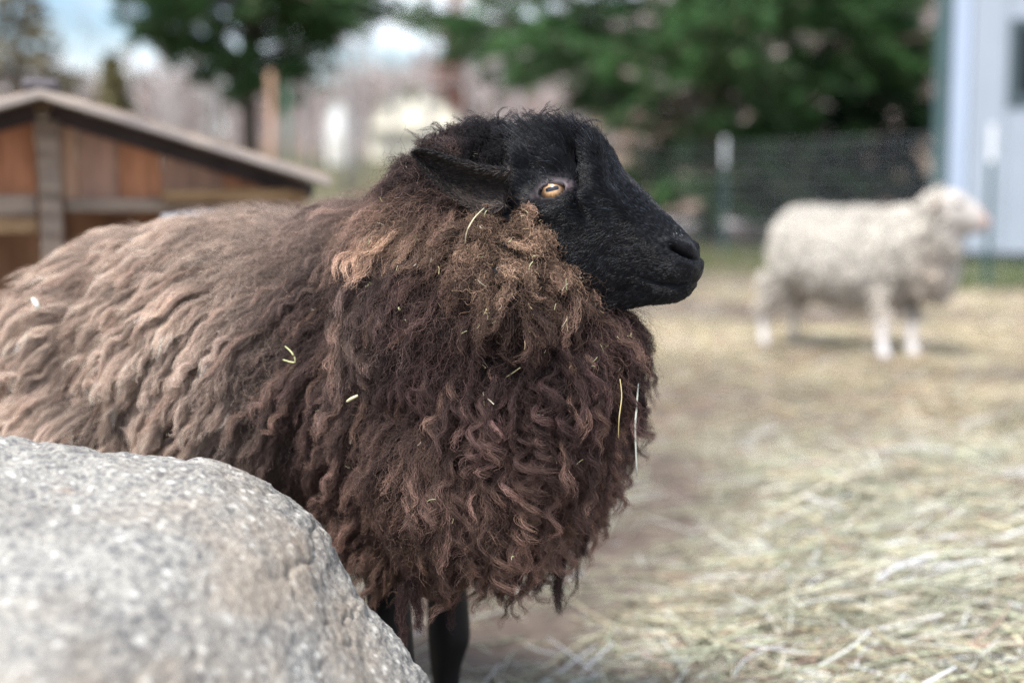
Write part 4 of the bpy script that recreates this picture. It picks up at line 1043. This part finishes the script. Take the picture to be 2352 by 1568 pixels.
# ------------------------------------------------------------------ white sheep
def white_sheep():
    A = np.array([1.42, 6.60, 0]); Bp = np.array([1.80, 6.27, 0]); yaw = math.atan2(Bp[1] - A[1], Bp[0] - A[0]) * .75
    d = np.array([math.cos(yaw), math.sin(yaw), 0]); n_ = np.array([math.sin(yaw), -math.cos(yaw), 0]); up = np.array([0, 0, 1.0])
    mb = MB()
    C0 = (A + Bp) / 2
    Q = lambda s, z, l=0: C0 + d * s + n_ * l + up * z
    mb.add(*ellipsoid(Q(-.02, .435), (.38, .205, .215), yaw))
    mb.add(*ellipsoid(Q(-.27, .47), (.17, .19, .185), yaw))
    mb.add(*ellipsoid(Q(.12, .43), (.16, .18, .205), yaw))
    hd = W(2195, 480, 6.1)
    mb.add(*ellipsoid(W(2115, 580, 6.22), (.13, .14, .21), yaw, .5))
    mb.add(*ellipsoid(W(2150, 530, 6.14), (.12, .11, .13), yaw, .3))
    # head
    hyaw = -.15; f = np.array([math.cos(hyaw), math.sin(hyaw), 0]); dwn = -.42
    mb.add(*ellipsoid(W(2180, 486, 6.08), (.110, .075, .095), hyaw, dwn))
    mb.add(*ellipsoid(W(2218, 498, 6.07), (.090, .056, .072), hyaw, dwn))
    mb.add(*ellipsoid(W(2246, 508, 6.06), (.055, .040, .043), hyaw, dwn))
    def leg(x, y, top, hind, l):
        p = np.array([x, y, 0.0])
        if hind: mb.tube([p + up * .34 + d * .06, p + up * .24 + d * .03, p + up * .17 - d * .012, p + up * .08, p + up * .035, p + d * .02 + up * .0], [.07, .045, .027, .021, .026, .030], 12)
        else: mb.tube([p + np.array([0, .06, .30]), p + up * .22 + np.array([0, .02, 0]), p + up * .15, p + up * .08, p + up * .04 + d * .006, p + d * .022], [.03, .028, .027, .023, .028, .032], 12)
    feet = [G(1754, 800), G(1822, 786), G(2025, 828), G(2092, 822)]
    leg(*feet[0][:2], .3, True, 0); leg(*feet[1][:2], .3, True, 0); leg(*feet[2][:2], .3, False, 0); leg(*feet[3][:2], .3, False, 0)
    me = remeshed(mb, .013, 4); me.materials.append(M['skin'])
    V, N, T = mesh_np(me); V = V + N * (.010 * (V[:, 2] > .2) * (proj(V)[:, 0] < 2165) * folds(V * .6))[:, None]; me.vertices.foreach_set('co', V.astype(np.float32).ravel()); me.update(); V, N, T = mesh_np(me); pp = proj(V)
    C = np.tile(np.array([.66, .60, .53]), (len(V), 1))
    hdm = sstep(2150, 2185, pp[:, 0]) * sstep(575, 555, pp[:, 1]) * (V[:, 2] > .4)
    C = C * (1 - hdm[:, None]) + hdm[:, None] * np.array([.50, .46, .42])
    nose = sstep(2245, 2265, pp[:, 0])[:, None] * (V[:, 2] > .4)[:, None]; C = C * (1 - nose) + nose * np.array([.56, .40, .35])
    legm = (V[:, 2] < .17)[:, None] * (V[:, 1] < 6.62)[:, None]; C = np.where(legm, np.array([.78, .74, .72]), C)
    hoof = (V[:, 2] < .03)[:, None]; C = np.where(hoof, np.array([.40, .35, .31]), C)
    add_tint(me, C); me.polygons.foreach_set('use_smooth', np.ones(len(me.polygons), bool))
    root = empty('sheep'); root.name = 'sheep'; tag(root, 'woolly cream-white sheep standing side-on behind the brown sheep', 'sheep')
    b = bpy.data.objects.new('body', me); COL.objects.link(b); b.parent = root
    # eyes and ears
    for sg in (-1, 1):
        c = W(2192, 468, 6.08) + np.array([-math.sin(hyaw), math.cos(hyaw), 0]) * sg * .064
        v, F = ellipsoid(c, (.026, .014, .017), hyaw, 0, 10); o = mk('eye', v, F, M['dark_eye'], root)
        e0 = W(2152, 462, 6.08) + np.array([-math.sin(hyaw), math.cos(hyaw), 0]) * sg * .062
        out_ = np.array([-math.sin(hyaw), math.cos(hyaw), 0]) * sg
        V2 = []; 
        for i in range(10):
            t_ = i / 9; wd = .024 * math.sin(math.pi * min(.98, .25 + .75 * t_)) ** .8
            c_ = e0 + out_ * .075 * t_ - f * .05 * t_ - up * .03 * t_
            for (a_, bq) in ((1, 0), (0, .006), (-1, 0), (0, -.006)): V2.append(c_ + up * a_ * wd + f * (bq + .008 * abs(a_)))
        F2 = [(i * 4 + k, i * 4 + (k + 1) % 4, i * 4 + 4 + (k + 1) % 4, i * 4 + 4 + k) for i in range(9) for k in range(4)] + [(0, 1, 2, 3), (39, 38, 37, 36)]
        mk('ear', V2, F2, M['ear_white'], root)
    # wool
    def wgt(c, nn): 
        p = proj(c); face = (p[:, 0] > 2172) & (p[:, 1] < 560) & (c[:, 2] > .4)
        return np.where(((c - CAMP) * nn).sum(1) < 1.2, 1.0, .25) * (c[:, 2] > .19) * (~face)
    n = 9000
    P, NN = sample_surface(V, N, T, n, wgt)
    F = tangent(np.array([0, 0, -1.0]) - d * .35 + .6 * np.stack([vnoise(P * 9, s) for s in (1, 2, 3)], 1), NN)
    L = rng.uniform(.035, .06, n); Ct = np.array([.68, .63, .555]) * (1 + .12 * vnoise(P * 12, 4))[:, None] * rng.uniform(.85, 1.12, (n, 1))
    pw = proj(P); dirt_shade = (sstep(600, 720, pw[:, 1]) * .35 + .65 * np.exp(-(((pw[:, 0] - 2140) / 40) ** 2 + ((pw[:, 1] - 620) / 70) ** 2)))[:, None]  # shade of neck and underside painted into the wool tint, along with dirt
    Ct = Ct * (1 - dirt_shade) + dirt_shade * np.array([.50, .40, .32])
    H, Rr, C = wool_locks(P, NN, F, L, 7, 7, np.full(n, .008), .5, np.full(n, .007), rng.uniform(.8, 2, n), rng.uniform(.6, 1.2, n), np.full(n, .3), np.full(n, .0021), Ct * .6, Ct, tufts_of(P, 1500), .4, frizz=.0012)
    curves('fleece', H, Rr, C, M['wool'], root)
M['dark_eye'] = plain('dark_eye', (.05, .035, .03), .2, .1, 10, 0, .6)
M['ear_white'] = plain('pale_ear', (.30, .20, .16), .8, .2, 20, .1)
white_sheep()

# ------------------------------------------------------------------ pale metal building on the right
def building():
    root = empty('outbuilding', (0, 0, 0)); tag(root, 'pale blue-grey metal outbuilding with dark green corner trim', 'building')
    M['siding'] = plain('pale_siding', (.33, .37, .43), .55, .04, 3, .05, .4)
    M['corner'] = plain('white_corner_trim', (.40, .47, .60), .5, .03, 3, 0, .4)
    M['green_trim'] = plain('dark_green_trim', (.055, .10, .105), .5, .1, 8, .05, .5)
    M['found'] = plain('dark_foundation', (.05, .05, .06), .9, .3, 12, .3)
    M['pane'] = plain('dark_window_glass', (.008, .010, .014), .35, .1, 3, 0, .2)
    M['wframe'] = plain('grey_green_frame', (.055, .08, .09), .5, .1, 8, 0, .5)
    pc = G(2172, 603); BA = R(-27); cb, sb = math.cos(BA), math.sin(BA); root.location = (pc[0], pc[1], 0); root.rotation_euler = (0, 0, BA)
    lx = lambda px: (W(px, 300, 1.0)[0] * pc[1] - pc[0]) / (cb - W(px, 300, 1.0)[0] * sb)
    x0 = 0.0; y0 = 0.0; H = 3.9; Wd = 5.0; D = 6.0; zb = .10
    def part(name, mat, c, size, bev=0): mb = MB(); mb.box(c, size, bev=bev); return mb.build(name, mat, root)
    part('foundation', M['found'], (x0 + Wd / 2, y0 + D / 2 + .03, .02), (Wd - .02, D - .02, .22))
    # front siding panels, leaving the window opening
    wx0 = lx(2312); yw = pc[1] + wx0 * sb; wx1 = wx0 + 1.0; wz1 = W(2312, 45, yw)[2]; wz0 = W(2312, 238, yw)[2]
    x = x0 + .16; 
    while x < x0 + Wd - .01:
        x1 = min(x + .30, x0 + Wd)
        if x < wx0 < x1: x1 = wx0
        if x < wx1 < x1: x1 = wx1
        xc, wd = (x + x1) / 2, x1 - x - .004
        if x >= wx0 - .001 and x1 <= wx1 + .001:
            part('siding_panel', M['siding'], (xc, y0, (zb + wz0) / 2), (wd, .03, wz0 - zb), .003)
            part('siding_panel', M['siding'], (xc, y0, (zb + H + wz1) / 2), (wd, .03, zb + H - wz1), .003)
        else: part('siding_panel', M['siding'], (xc, y0, zb + H / 2), (wd, .03, H), .003)
        x = x1
    part('corner_trim', M['corner'], (x0 + .078, y0 - .006, zb + H / 2), (.15, .05, H), .004)
    part('downspout', M['green_trim'], (x0 - .075, y0 - .02, zb + H / 2), (.13, .11, H), .01)
    y = y0 + .04
    while y < y0 + D: part('side_panel', M['siding'], (x0 + .015, y + .2, zb + H / 2), (.03, .396, H), .003); y += .40
    part('back_wall', M['siding'], (x0 + Wd / 2, y0 + D, zb + H / 2), (Wd, .03, H)); part('right_wall', M['siding'], (x0 + Wd, y0 + D / 2, zb + H / 2), (.03, D - .04, H))
    mb = MB(); e = .35; z = zb + H
    V = [(x0 - e, y0 - e, z), (x0 + Wd + e, y0 - e, z), (x0 + Wd + e, y0 + D + e, z), (x0 - e, y0 + D + e, z), (x0 + Wd / 2, y0 - e, z + 1.3), (x0 + Wd / 2, y0 + D + e, z + 1.3)]
    mk('roof', V, [(0, 1, 4), (2, 3, 5), (1, 2, 5, 4), (3, 0, 4, 5), (3, 2, 1, 0)], M['green_trim'], root, False)
    w_ = part('window', M['wframe'], ((wx0 + wx1) / 2, y0 - .01, wz1 - .035), (1.0, .07, .07), .004)
    for (c, s_) in ((((wx0 + .045), y0 - .012, (wz0 + wz1) / 2), (.09, .07, wz1 - wz0 - .14)), (((wx1 - .045), y0 - .012, (wz0 + wz1) / 2), (.09, .07, wz1 - wz0 - .14)), (((wx0 + wx1) / 2, y0 - .01, wz0 + .035), (1.0, .09, .07))):
        mb = MB(); mb.box(c, s_, bev=.004); mb.build('frame', M['wframe'], w_)
    mb = MB(); mb.box(((wx0 + wx1) / 2, y0 + .006, (wz0 + wz1) / 2), (.82, .012, wz1 - wz0 - .14)); mb.build('pane', M['pane'], w_)
building()

# ------------------------------------------------------------------ wire fence with T-posts
def fence():
    root = empty('wire_fence', (0, 0, 0)); tag(root, 'woven wire fence on white-tipped green steel posts before the outbuilding', 'fence')
    M['wire'] = plain('galvanised_wire', (.45, .48, .5), .45, .1, 5, 0, .5); M['tpost'] = plain('green_steel', (.03, .085, .085), .5, .2, 20, 0, .5); M['ptip'] = plain('white_post_tip', (.80, .82, .84), .5, .05, 20, 0, .5)
    a_ = G(2266, 652)[:2]; top = CAMH + (W(2283, 285, a_[1])[2] - CAMH); b_ = np.array([W(1665, 320, 14.6)[0], 14.6])
    dv = b_ - a_; step = 1.0
    pts = [a_ - dv * 1.0, a_ - dv * 0, b_, b_ + dv * 1.0, b_ + dv * 2.0]
    for p in pts:
        mb = MB(); h = top; mb.box((p[0], p[1], h * .385 - .02), (.038, .005, h * .77 + .04)); mb.box((p[0], p[1] + .017, h * .385 - .02), (.005, .028, h * .77 + .04))
        for k in range(14): mb.box((p[0], p[1] - .006, .12 + k * .055), (.012, .008, .012))
        o = mb.build('post', M['tpost'], root)
        mb = MB(); mb.box((p[0], p[1], h * .885), (.040, .0052, h * .23)); mb.box((p[0], p[1] + .017, h * .885), (.0052, .030, h * .23)); mb.build('post_tip', M['ptip'], o)
    p0, p1 = pts[0], pts[-1]; hz = [.03, .12, .21, .31, .42, .54, .66, .78, .90, 1.02, top - .06]
    y_off = -.012
    for z in hz:
        mb = MB(); mb.tube([(p0[0], p0[1] + y_off, z), (p1[0], p1[1] + y_off, z)], .0016, 4); mb.build('wire', M['wire'], root)
    mb = MB(); Lf = np.linalg.norm(p1 - p0); n = int(min(290, Lf / .10))
    for i in range(n + 1):
        q = p0 + (p1 - p0) * i / n; mb.tube([(q[0], q[1] + y_off, .03), (q[0], q[1] + y_off, hz[-1])], .0013, 3, False)
    o = mb.build('vertical_wires', M['wire'], root); o['kind'] = 'stuff'
fence()

# ------------------------------------------------------------------ trees
M['bark'] = plain('conifer_bark', (.10, .075, .06), .95, .4, 14, .6)
M['needles'] = tinted('needles', .5, .35)
M['greybark'] = plain('grey_bark', (.36, .34, .33), .9, .25, 9, .3)
def quads_from(c, ax, nrm, hl, hw, name, mat, parent, tint):
    """leaf quads: centre, long axis, side axis, half length / width (bent along the middle = 2 quads)"""
    n = len(c); z = unit(np.cross(ax, nrm))
    V = np.stack([c - ax * hl, c + nrm * hw - z * hl * .0, c + ax * hl, c - nrm * hw], 1) + 0
    F = np.arange(n * 4).reshape(n, 4)
    o = mk(name, V.reshape(-1, 3), F, mat, parent, False); add_tint(o.data, np.repeat(tint, 4, 0)); return o
def conifer(name, base, limbs, trunk, label, col, nleaf, leaf, group=None, cat='tree', seed=1, spread=.5, droop=0.0, lw=.35):
    """limbs: list of (start height, azimuth, elevation, length)"""
    r_ = np.random.default_rng(seed)
    root = empty(name, tuple(base)); tag(root, label, cat, group)
    mb = MB(); n = len(trunk[0]); mb.tube([(0 + .02 * math.sin(i * 1.7), .02 * math.cos(i * 2.1), z) for i, z in enumerate(trunk[0])], trunk[1], 10)
    Pts = []; Ax = []
    W_ = np.array([l[3] for l in limbs]); tot = W_.sum()
    for (z, az, el, L) in limbs:
        d0 = np.array([math.cos(az) * math.cos(el), math.sin(az) * math.cos(el), math.sin(el)])
        k = 7; tt = np.linspace(0, 1, k)
        path = np.array([0, 0, z]) + d0 * L * tt[:, None] + np.array([0, 0, -droop * L]) * (tt ** 2)[:, None] + r_.normal(0, .02 * L, (k, 3)) * tt[:, None]
        mb.tube(path, [(.012 + .012 * L) * (1 - .8 * q) for q in tt], 5, False)
        # side shoots in a flattish fan
        ns = max(5, int(L * 9))
        side = unit(np.cross(d0, [0, 0, 1.0]))
        for j in range(ns):
            u = r_.uniform(.18, 1.0); p = path[min(int(u * (k - 1)), k - 2)] * 1.0; f = u * (k - 1) - int(min(u * (k - 1), k - 2)); p = p + (path[min(int(u * (k - 1)), k - 2) + 1] - p) * f
            sl_ = L * spread * (1.15 - u) * r_.uniform(.5, 1.1) + .08
            sd = unit(d0 * .75 + side * r_.choice([-1, 1]) * r_.uniform(.5, 1.1) + np.array([0, 0, r_.normal(-.05, .3)]))
            m_ = max(2, int(nleaf * (sl_ + .05) / tot / 3.2 / 2)); 
            q = r_.uniform(0.05, 1, m_)
            Pts.append(p + sd * sl_ * q[:, None] + np.array([0, 0, -.12 * sl_]) * (q ** 2)[:, None] + r_.normal(0, .035, (m_, 3))); Ax.append(unit(sd + r_.normal(0, .45, (m_, 3))))
            if sl_ > .25: mb.tube([p, p + sd * sl_ * .6], [.008, .003], 3, False)
    mb.build('trunk', M['bark'], root, True)
    c = np.concatenate(Pts); ax = np.concatenate(Ax); n = len(c)
    nr = unit(np.cross(ax, r_.normal(0, 1, (n, 3))))
    tint = 1.35 * np.array(col) * (1 + .65 * vnoise(c * 2.0, seed))[:, None] * r_.uniform(.55, 1.6, (n, 1)); dead = r_.random(n) < .04; tint[dead] = np.array([.16, .12, .08])
    o = quads_from(c, ax, nr, (leaf * r_.uniform(.6, 1.4, (n, 1))), leaf * lw * r_.uniform(.6, 1.4, (n, 1)), 'crown', M['needles'], root, np.clip(tint, 0, 1))
    return root
rr = random.Random(3)
def pine_limbs(zlo, zhi, n, Llo, Lhi, el=(.1, .5), zpow=1.0):
    out = []
    for i in range(n):
        u = (i + rr.random() * .8) / n; z = zlo + (zhi - zlo) * u ** zpow
        out.append((z, i * 2.4 + rr.uniform(-.4, .4), rr.uniform(*el), (Llo + (Lhi - Llo) * (1 - u) ** .8) * rr.uniform(.75, 1.1)))
    return out
def graded_limbs(zlo, zhi, n, L0, L1, rise, el):
    """short limbs at the foot of the crown, widest a little higher"""
    out = []
    for i in range(n):
        z = zlo + (zhi - zlo) * ((i + rr.random() * .8) / n) ** 1.1; g_ = float(sstep(0, rise, z - zlo)); top = 1 - .5 * max(0, (z - zlo - rise) / (zhi - zlo))
        out.append((z, i * 2.4 + rr.uniform(-.4, .4), rr.uniform(*el), (L0 + (L1 - L0) * g_) * top * rr.uniform(.72, 1.1)))
    return out
# left conifer: bare stem, umbrella-shaped lower crown
b = W(575, 430, 15.0); zc = W(575, 235, 15)[2]
conifer('spruce_tree', (b[0], 15, 0), graded_limbs(zc - .05, zc + 2.6, 74, .55, 2.2, .85, (.12, .42)), ([0, .8, zc, zc + 1.5, zc + 3.4], [.12, .10, .09, .05, .02]),
        'dark green conifer with a bare stem rising behind the wooden shelter', (.034, .078, .028), 105000, .048, seed=2)
# right conifer: larger and lower
b = W(1630, 545, 17.5); zc = W(1630, 330, 17.5)[2]
lim = graded_limbs(zc - .25, zc + 3.4, 58, 1.2, 3.9, 1.0, (.02, .30))
low = [(.35 + .045 * i, i * 2.4, rr.uniform(-.15, .08), rr.uniform(.9, 2.3)) for i in range(20)]
conifer('spruce_tree', (b[0], 17.5, 0), lim + low, ([0, .8, zc, zc + 2, zc + 4.2], [.14, .115, .10, .06, .02]),
        'broad dark green conifer spreading above the white sheep and fence', (.036, .088, .027), 120000, .050, seed=5)
# dark low spruce beside the building
b = W(2010, 560, 19.0)
conifer('spruce_tree', (b[0], 19, 0), pine_limbs(.1, 3.0, 60, .3, 1.35, (-.1, .2)), ([0, 1.5, 3.2], [.10, .06, .02]),
        'low blue-green spruce with branches to the ground beside the outbuilding', (.017, .040, .036), 70000, .06, seed=8)
b = W(1800, 520, 24.0)
conifer('spruce_tree', (b[0] , 24, .0), pine_limbs(.1, 2.2, 40, .3, 1.3, (-.1, .2)), ([0, 1.5, 2.4], [.09, .05, .02]),
        'small sparse spruce between the broad conifer and the blue-green spruce', (.035, .05, .030), 14000, .07, seed=18)
# far conifers on the left
def gz(x, y): return float(terrain(x, y))
for (px, topy, Y, wd, col_, lab, sd) in ((265, 105, 45, 1.1, (.13, .115, .055), 'slim olive conifer standing alone above the shelter roof', 11),
                                          (60, -120, 38, 2.3, (.17, .15, .10), 'tall olive-tan conifer at the left edge of the view', 12),
                                          (1045, -60, 125, 3.0, (.30, .16, .12), 'tall reddish-brown larch rising behind the cream house', 13)):
    x = W(px, 400, Y)[0]; z0 = gz(x, Y); H = W(px, topy, Y)[2] - z0
    lm = pine_limbs(.5, H - .3, int(60), .15, wd, (-.15, .2))
    conifer('conifer', (x, Y, z0), lm, ([0, H * .5, H], [.16, .09, .02]), lab, col_, 12000 if Y < 100 else 34000, .16 * (1 if Y < 100 else 2), seed=sd, lw=.5)

def bare_tree(base, H, r0, seed, nb=16):
    r_ = random.Random(seed); mb = MB()
    lean = (r_.uniform(-.03, .03), r_.uniform(-.03, .03)); K = 6
    tr = [Vector((lean[0] * H * k / K + r_.uniform(-.02, .02) * H * .3, lean[1] * H * k / K, H * k / K)) for k in range(K + 1)]
    mb.tube(tr, [r0 * (1 - .85 * k / K) for k in range(K + 1)], 6, True)
    tw = MB()
    for i in range(nb):
        u = r_.uniform(.3, .95); p = tr[int(u * K)].lerp(tr[int(u * K) + 1], u * K - int(u * K)); L = H * .28 * (1.15 - u) * r_.uniform(.6, 1.2)
        a_ = r_.uniform(0, 6.28); e = r_.uniform(.5, 1.1); d = Vector((math.cos(a_) * math.cos(e), math.sin(a_) * math.cos(e), math.sin(e)))
        tip = p + d * L; mb.tube([p, tip], [r0 * .35, r0 * .12], 4, False)
        for j in range(7):
            q = p.lerp(tip, r_.uniform(.3, 1)); dd = (d + Vector([r_.gauss(0, .6) for _ in range(3)])).normalized(); tw.tube([q, q + dd * L * r_.uniform(.25, .5)], [r0 * .12, r0 * .05], 3, False)
    return mb, tw
protos = []
for k in range(4):
    H = 7 + k; mb, tw = bare_tree((0, 0, 0), H, .10, 50 + k)
    rt = empty('bare_tree'); a1 = mb.build('trunk', M['greybark'], rt, True); a2 = tw.build('twigs', M['greybark'], rt); a2['kind'] = 'stuff'
    protos.append((rt, a1, a2))
spots = []
r3 = random.Random(9)
for px in (150, 205, 330, 362, 395, 420, 447, 478, 505, 535, 655, 690, 720, 745, 800, 828, 845, 905, 985, 1075, 1110, 1150, 1195, 1240, 1290, 1345, 1960, 2040, 1905):
    spots.append((px + r3.uniform(-6, 6), r3.uniform(34, 75)))
for i, (px, Y) in enumerate(spots):
    x = W(px, 400, Y)[0]
    if i < 4: rt, a1, a2 = protos[i]
    else:
        s0 = protos[i % 4]; rt = s0[0].copy(); COL.objects.link(rt)
        for q in s0[1:]:
            c = q.copy(); COL.objects.link(c); c.parent = rt
    rt.location = (x, Y, gz(x, Y) - .05); rt.rotation_euler = (0, 0, r3.uniform(0, 6.28)); s_ = r3.uniform(.75, 1.25) * (.6 + Y / 110); rt.scale = (s_, s_, s_)
    tag(rt, 'thin leafless grey tree on the slope behind the pen', 'tree', 'bare grey trees on the slope')

# utility pole and green stake behind the shelter
M['pole'] = plain('orange_brown_pole', (.40, .25, .17), .8, .25, 6, .2)
x = W(626, 400, 14.0)[0]; mb = MB(); mb.tube([(x, 14, 0), (x, 14, 1.0), (x, 14, W(626, 165, 14)[2])], [.036, .035, .033], 12); o = mb.build('wooden_post', M['pole'], None, True); tag(o, 'tall orange-brown round wooden post right of the left conifer stem', 'post')
x = W(662, 400, 14.2)[0]; mb = MB(); mb.tube([(x, 14.2, 0), (x, 14.2, W(662, 190, 14.2)[2])], [.03, .03], 8); M['gpost'] = plain('green_stake', (.14, .24, .16), .6, .2, 6); o = mb.build('stake', M['gpost'], None, True); tag(o, 'thin pale green stake beside the orange-brown wooden post', 'stake')

# far-off wood covering the hill
def far_wood():
    n = 2600; r_ = np.random.default_rng(4)
    x = r_.uniform(-130, 190, n); y = r_.uniform(125, 330, n); k = np.abs(x) < .55 * y; x, y = x[k], y[k]; n = len(x); z = terrain(x, y)
    H = r_.uniform(5, 11, n); V = []; F = []; C = []
    for i in range(n):
        b0 = len(V); pal = ((.36, .275, .25), (.31, .255, .245), (.40, .33, .31), (.27, .20, .17), (.12, .13, .09))[int(r_.choice(5, p=[.33, .25, .2, .14, .08]))]
        m_ = 14
        for j in range(m_):
            a_ = r_.uniform(0, 6.28); e = r_.uniform(.2, 1.3); h0 = H[i] * r_.uniform(.1, .75); L = H[i] * .3
            p = np.array([x[i], y[i], z[i] + h0]); q = p + np.array([math.cos(a_) * math.cos(e), math.sin(a_) * math.cos(e), math.sin(e)]) * L; s_ = np.array([.35, 0, .2]) * r_.uniform(.4, 1)
            V += [p, q + s_, q - s_ * .6]; C += [pal] * 3; F.append((len(V) - 3, len(V) - 2, len(V) - 1))
        V += [(x[i] - .18, y[i], z[i]), (x[i] + .18, y[i], z[i]), (x[i] + .05, y[i], z[i] + H[i]), (x[i] - .05, y[i], z[i] + H[i])]; C += [(.30, .27, .26)] * 4
        F.append(tuple(range(len(V) - 4, len(V))))
    o = mk('hillside_woods', np.array(V), F, M['needles'], None, False); add_tint(o.data, np.array(C)); tag(o, 'far leafless brown woods covering the hillside', 'woods', kind='stuff')
far_wood()

# ------------------------------------------------------------------ far cream house with gambrel roof, and a small white shed
def far_house():
    Y = 100.0; s = Y / 3267 * 1.0
    cx = W(950, 300, Y)[0]; z0 = gz(cx, Y); pz = lambda py: W(950, py, Y)[2]; px = lambda q: W(q, 300, Y)[0]
    root = empty('house', (0, 0, 0)); tag(root, 'cream gambrel-roofed house far beyond the pen', 'house')
    M['cream'] = plain('cream_paint', (.80, .75, .62), .7, .06, 2, .05); M['roofd'] = plain('pinkish_roof', (.30, .22, .20), .85, .2, 3, .1); M['grey_low'] = plain('pale_grey_porch', (.52, .49, .43), .8, .2, 2, .1)
    out = [(px(850), z0), (px(1052), z0), (px(1052), pz(275)), (px(1022), pz(232)), (px(950), pz(193)), (px(872), pz(232)), (px(850), pz(275))]
    D = 9; V = [(a_, Y, b_) for a_, b_ in out] + [(a_, Y + D, b_) for a_, b_ in out]; n = len(out)
    F = [tuple(range(n)), tuple(range(n, 2 * n))[::-1], (0, n, n + 1, 1), (1, n + 1, n + 2, 2), (0, 6, 13, 7)]
    mk('wall', V, F, M['cream'], root, False)
    for k in (2, 3, 4, 5):
        (x1, z1), (x2, z2) = out[k], out[k + 1]; a_ = math.atan2(z2 - z1, x2 - x1); L = math.hypot(x2 - x1, z2 - z1)
        mb = MB(); mb.box(((x1 + x2) / 2 - math.sin(a_ + math.pi) * .08 * (-1 if 0 else 1) * -1 * 0 , Y + D / 2 - .15, (z1 + z2) / 2 + .10), (L + .15, D + .5, .12), ry=-a_); mb.build('roof', M['roofd'], root)
    for q in (880, 905, 930, 955, 980, 1005, 1030):
        mb = MB(); mb.box((px(q), Y - .5, z0 + (pz(300) - z0) / 2), (.18, .18, pz(300) - z0)); mb.build('porch_post', M['grey_low'], root)
    mb = MB(); mb.box((px(950), Y - .4, pz(296)), (6.1, .9, .16)); mb.build('porch_deck', M['grey_low'], root)
    for q, zz in ((905, 262), (990, 262), (948, 225)):
        mb = MB(); mb.box((px(q), Y - .03, pz(zz)), (.55, .06, .8)); w_ = mb.build('window', M['wframe'], root)
        mb = MB(); mb.box((px(q), Y - .065, pz(zz)), (.42, .02, .66)); mb.build('pane', M['pane'], w_)
    # white shed to the left
    Y2 = 80.0; r2 = empty('white_shed', (0, 0, 0)); tag(r2, 'small bright white shed left of the far cream house', 'shed')
    M['white'] = plain('white_paint', (.82, .82, .80), .6, .03, 2, 0)
    x1, x2 = W(745, 300, Y2)[0], W(798, 300, Y2)[0]; zb = gz(x1, Y2); zt = W(770, 250, Y2)[2]; zp = W(770, 222, Y2)[2]; xm = (x1 + x2) / 2
    V = [(x1, Y2, zb), (x2, Y2, zb), (x2, Y2, zt), (xm, Y2, zp), (x1, Y2, zt)]; V += [(a_, Y2 + 3, c_) for a_, b_, c_ in V]
    mk('wall', V, [(0, 1, 2, 3, 4), (9, 8, 7, 6, 5), (0, 5, 6, 1), (1, 6, 7, 2), (4, 9, 5, 0)], M['white'], r2, False)
    for sg in (-1, 1):
        a_ = math.atan2(zp - zt, xm - x1); mb = MB(); mb.box((xm + sg * (xm - x1) / 2, Y2 + 1.5, (zp + zt) / 2 + .07), (math.hypot(zp - zt, xm - x1) + .2, 3.4, .08), ry=sg * a_); mb.build('roof', M['roofd'], r2)
    mb = MB(); mb.box((xm, Y2 - .04, zb + .9), (.5, .06, 1.5)); mb.build('door', M['grey_low'], r2)
far_house()

# ------------------------------------------------------------------ hay caught in the fleece
def wisp(pts, r, col_, label, name='hay_stem'):
    P = catmull(np.array([W(*p) for p in pts]), 12)[None]
    mb = MB(); mb.tube([tuple(q) for q in P[0]], [r * (.7 + .3 * math.sin(math.pi * i / 11)) for i in range(12)], 5)
    m_ = plain('hay_' + str(len(bpy.data.materials)), col_, .55, .12, 60, 0, .4)
    o = mb.build(name, m_, None, True); tag(o, label, 'hay stem'); return o
wisp([(1466, 880, 1.53), (1462, 940, 1.525), (1459, 985, 1.525), (1463, 1092, 1.53)], .0012, (.62, .64, .55), 'long pale straw hanging straight down from the chest wool')
wisp([(1424, 870, 1.50), (1428, 910, 1.495), (1422, 960, 1.49), (1420, 1005, 1.495)], .0007, (.55, .45, .22), 'thin golden stem curling down the front chest wool')
wisp([(1112, 478, 1.455), (1090, 500, 1.445), (1073, 530, 1.44), (1068, 560, 1.45)], .0006, (.66, .60, .40), 'fine curved straw lying on the neck wool below the ear')
wisp([(655, 795, 1.60), (672, 812, 1.59), (677, 832, 1.59), (650, 826, 1.595)], .0010, (.55, .56, .28), 'bent greenish straw caught on the flank wool')
wisp([(797, 922, 1.53), (808, 915, 1.525), (822, 908, 1.525)], .0019, (.72, .62, .38), 'short thick golden straw chip on the shoulder wool')
_pp = proj(cv); _k = np.where(((cv - CAMP) * cn).sum(1) < 0)[0]; _i = _k[np.argmin(((_pp[_k] - np.array([140, 720])) ** 2).sum(1))]
_q = cv[_i] + cn[_i] * .036 + unit((CAMP - cv[_i])[None])[0] * .028; _p = proj(_q)
wisp([(_p[0] - 9, _p[1] - 14, _q[1]), (_p[0], _p[1], _q[1] - .01), (_p[0] + 6, _p[1] + 15, _q[1])], .0035, (.80, .80, .72), 'white fluffy scrap stuck on the rump wool')
